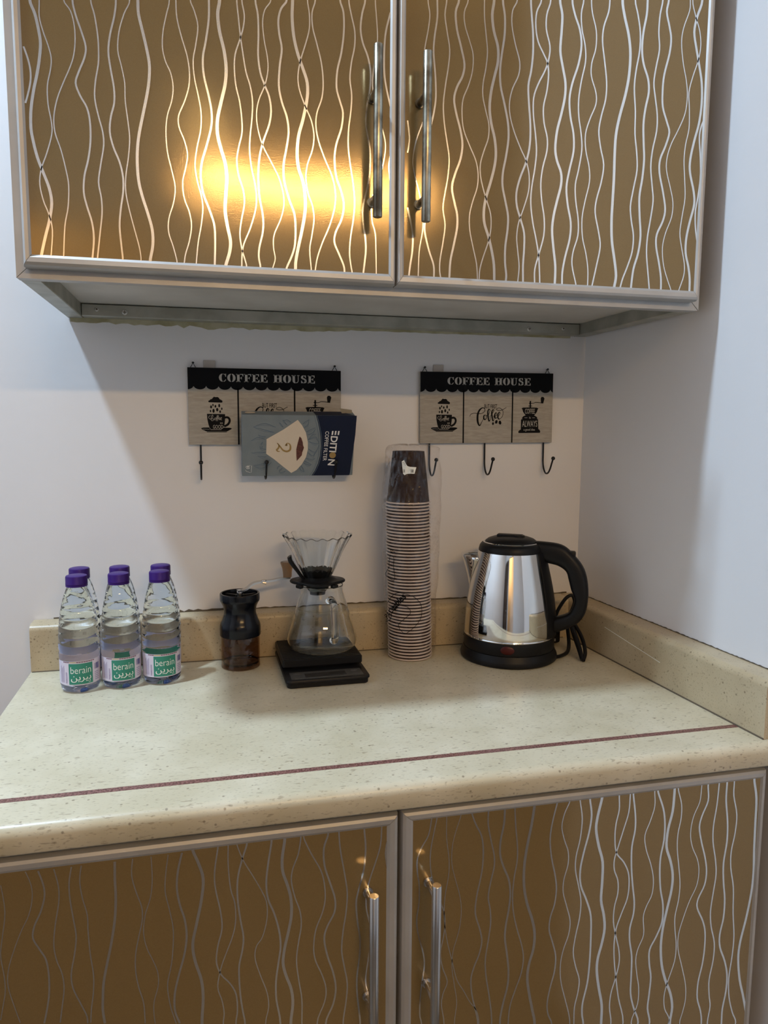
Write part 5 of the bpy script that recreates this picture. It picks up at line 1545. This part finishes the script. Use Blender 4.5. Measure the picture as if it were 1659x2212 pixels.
for ox, oz, ix, iz in path:
    cx, cz_ = (ox + ix) / 2, (oz + iz) / 2 - kz
    dx, dz = (ox - ix) / 2, (oz - iz) / 2
    ring = []
    for k in range(20):
        a = 2 * pi * k / 20
        c, s = cos(a), sin(a)
        c = math.copysign(abs(c) ** 0.65, c)
        s = math.copysign(abs(s) ** 0.65, s)
        ring.append((cx + dx * c, 0.0135 * s, cz_ + dz * c))
    rings.append(ring)
hd = make('handle', Geo().loft(rings), 'black', kt)
make('switch', Geo().rbox(0.0960, 0.1085, -0.0075, 0.0075, 1.0790 - kz, 1.0905 - kz, 0.003, 2), 'black', hd)
ia = radians(-90 + 33 - 18)
vs = Geo().lathe([(0.0001, 0.0016), (0.0090, 0.0013), (0.0115, 0.0)], 28)
ia = math.atan2(-1.2858 - KY, 0.209 - KX) - KA + radians(-1.0)
make('indicator', Geo().add([((0.0776 + c) * cos(ia) - a * sin(ia), (0.0776 + c) * sin(ia) + a * cos(ia), 0.0110 + b * 0.62) for a, b, c in vs.v], vs.f), 'red_lamp', kt)
# power cord looped up behind the kettle, with its moulded end hanging down
inv = Matrix.Rotation(-KA, 4, 'Z') @ Matrix.Translation((-KX, -KY, -(CZ + 0.0002)))


def loc_path(P):
    return [tuple(inv @ Vector(p)) for p in P]


W = [(0.7800, -0.1640, 0.9065), (0.7960, -0.1560, 0.9045), (0.8180, -0.1380, 0.9045), (0.8330, -0.1150, 0.9120), (0.8390, -0.0980, 0.9300), (0.8395, -0.0920, 0.9480), (0.8440, -0.0900, 0.9560), (0.8510, -0.0900, 0.9690), (0.8545, -0.0900, 0.9820), (0.8500, -0.0890, 0.9930), (0.8400, -0.0880, 0.9900), (0.8300, -0.0860, 0.9760), (0.8220, -0.0840, 0.9580), (0.8200, -0.0850, 0.9380), (0.8270, -0.0860, 0.9240)]
make('cord', Geo().tube(loc_path(crom(W, 5)), 0.0032, 10), 'black', kb)
W = [(0.8390, -0.1090, 0.9560), (0.8410, -0.1180, 0.9480), (0.8440, -0.1330, 0.9350), (0.8430, -0.1500, 0.9210), (0.8350, -0.1700, 0.9100), (0.8235, -0.1850, 0.9042)]
make('cord', Geo().tube(loc_path(crom(W, 5)), 0.0033, 10), 'black', kb)
W = [(0.8350, -0.1090, 0.9560), (0.8330, -0.1230, 0.9460), (0.8300, -0.1450, 0.9300), (0.8265, -0.1660, 0.9160), (0.8225, -0.1830, 0.9045)]
make('cord', Geo().tube(loc_path(crom(W, 5)), [0.0034 + 0.0014 * sin(pi * i / 20) for i in range(21)], 10), 'black', kb)
W = [(0.8060, -0.0830, 0.9035), (0.8150, -0.0780, 0.9200), (0.8230, -0.0740, 0.9350)]
plug = make('plug', Geo().add(*(lambda q: ([tuple(inv @ Vector(p)) for p in q.v], q.f))(Geo().rbox(0.8030, 0.8330, -0.0840, -0.0560, 0.9035, 0.9380, 0.005, 2))), 'black', kb)
make('plug_pin', Geo().add(*(lambda q: ([tuple(inv @ Vector(p)) for p in q.v], q.f))(Geo().box(0.8245, 0.8290, -0.0895, -0.0838, 0.9280, 0.9340).box(0.8120, 0.8200, -0.0895, -0.0838, 0.9100, 0.9150))), 'steel', plug, smooth=False)
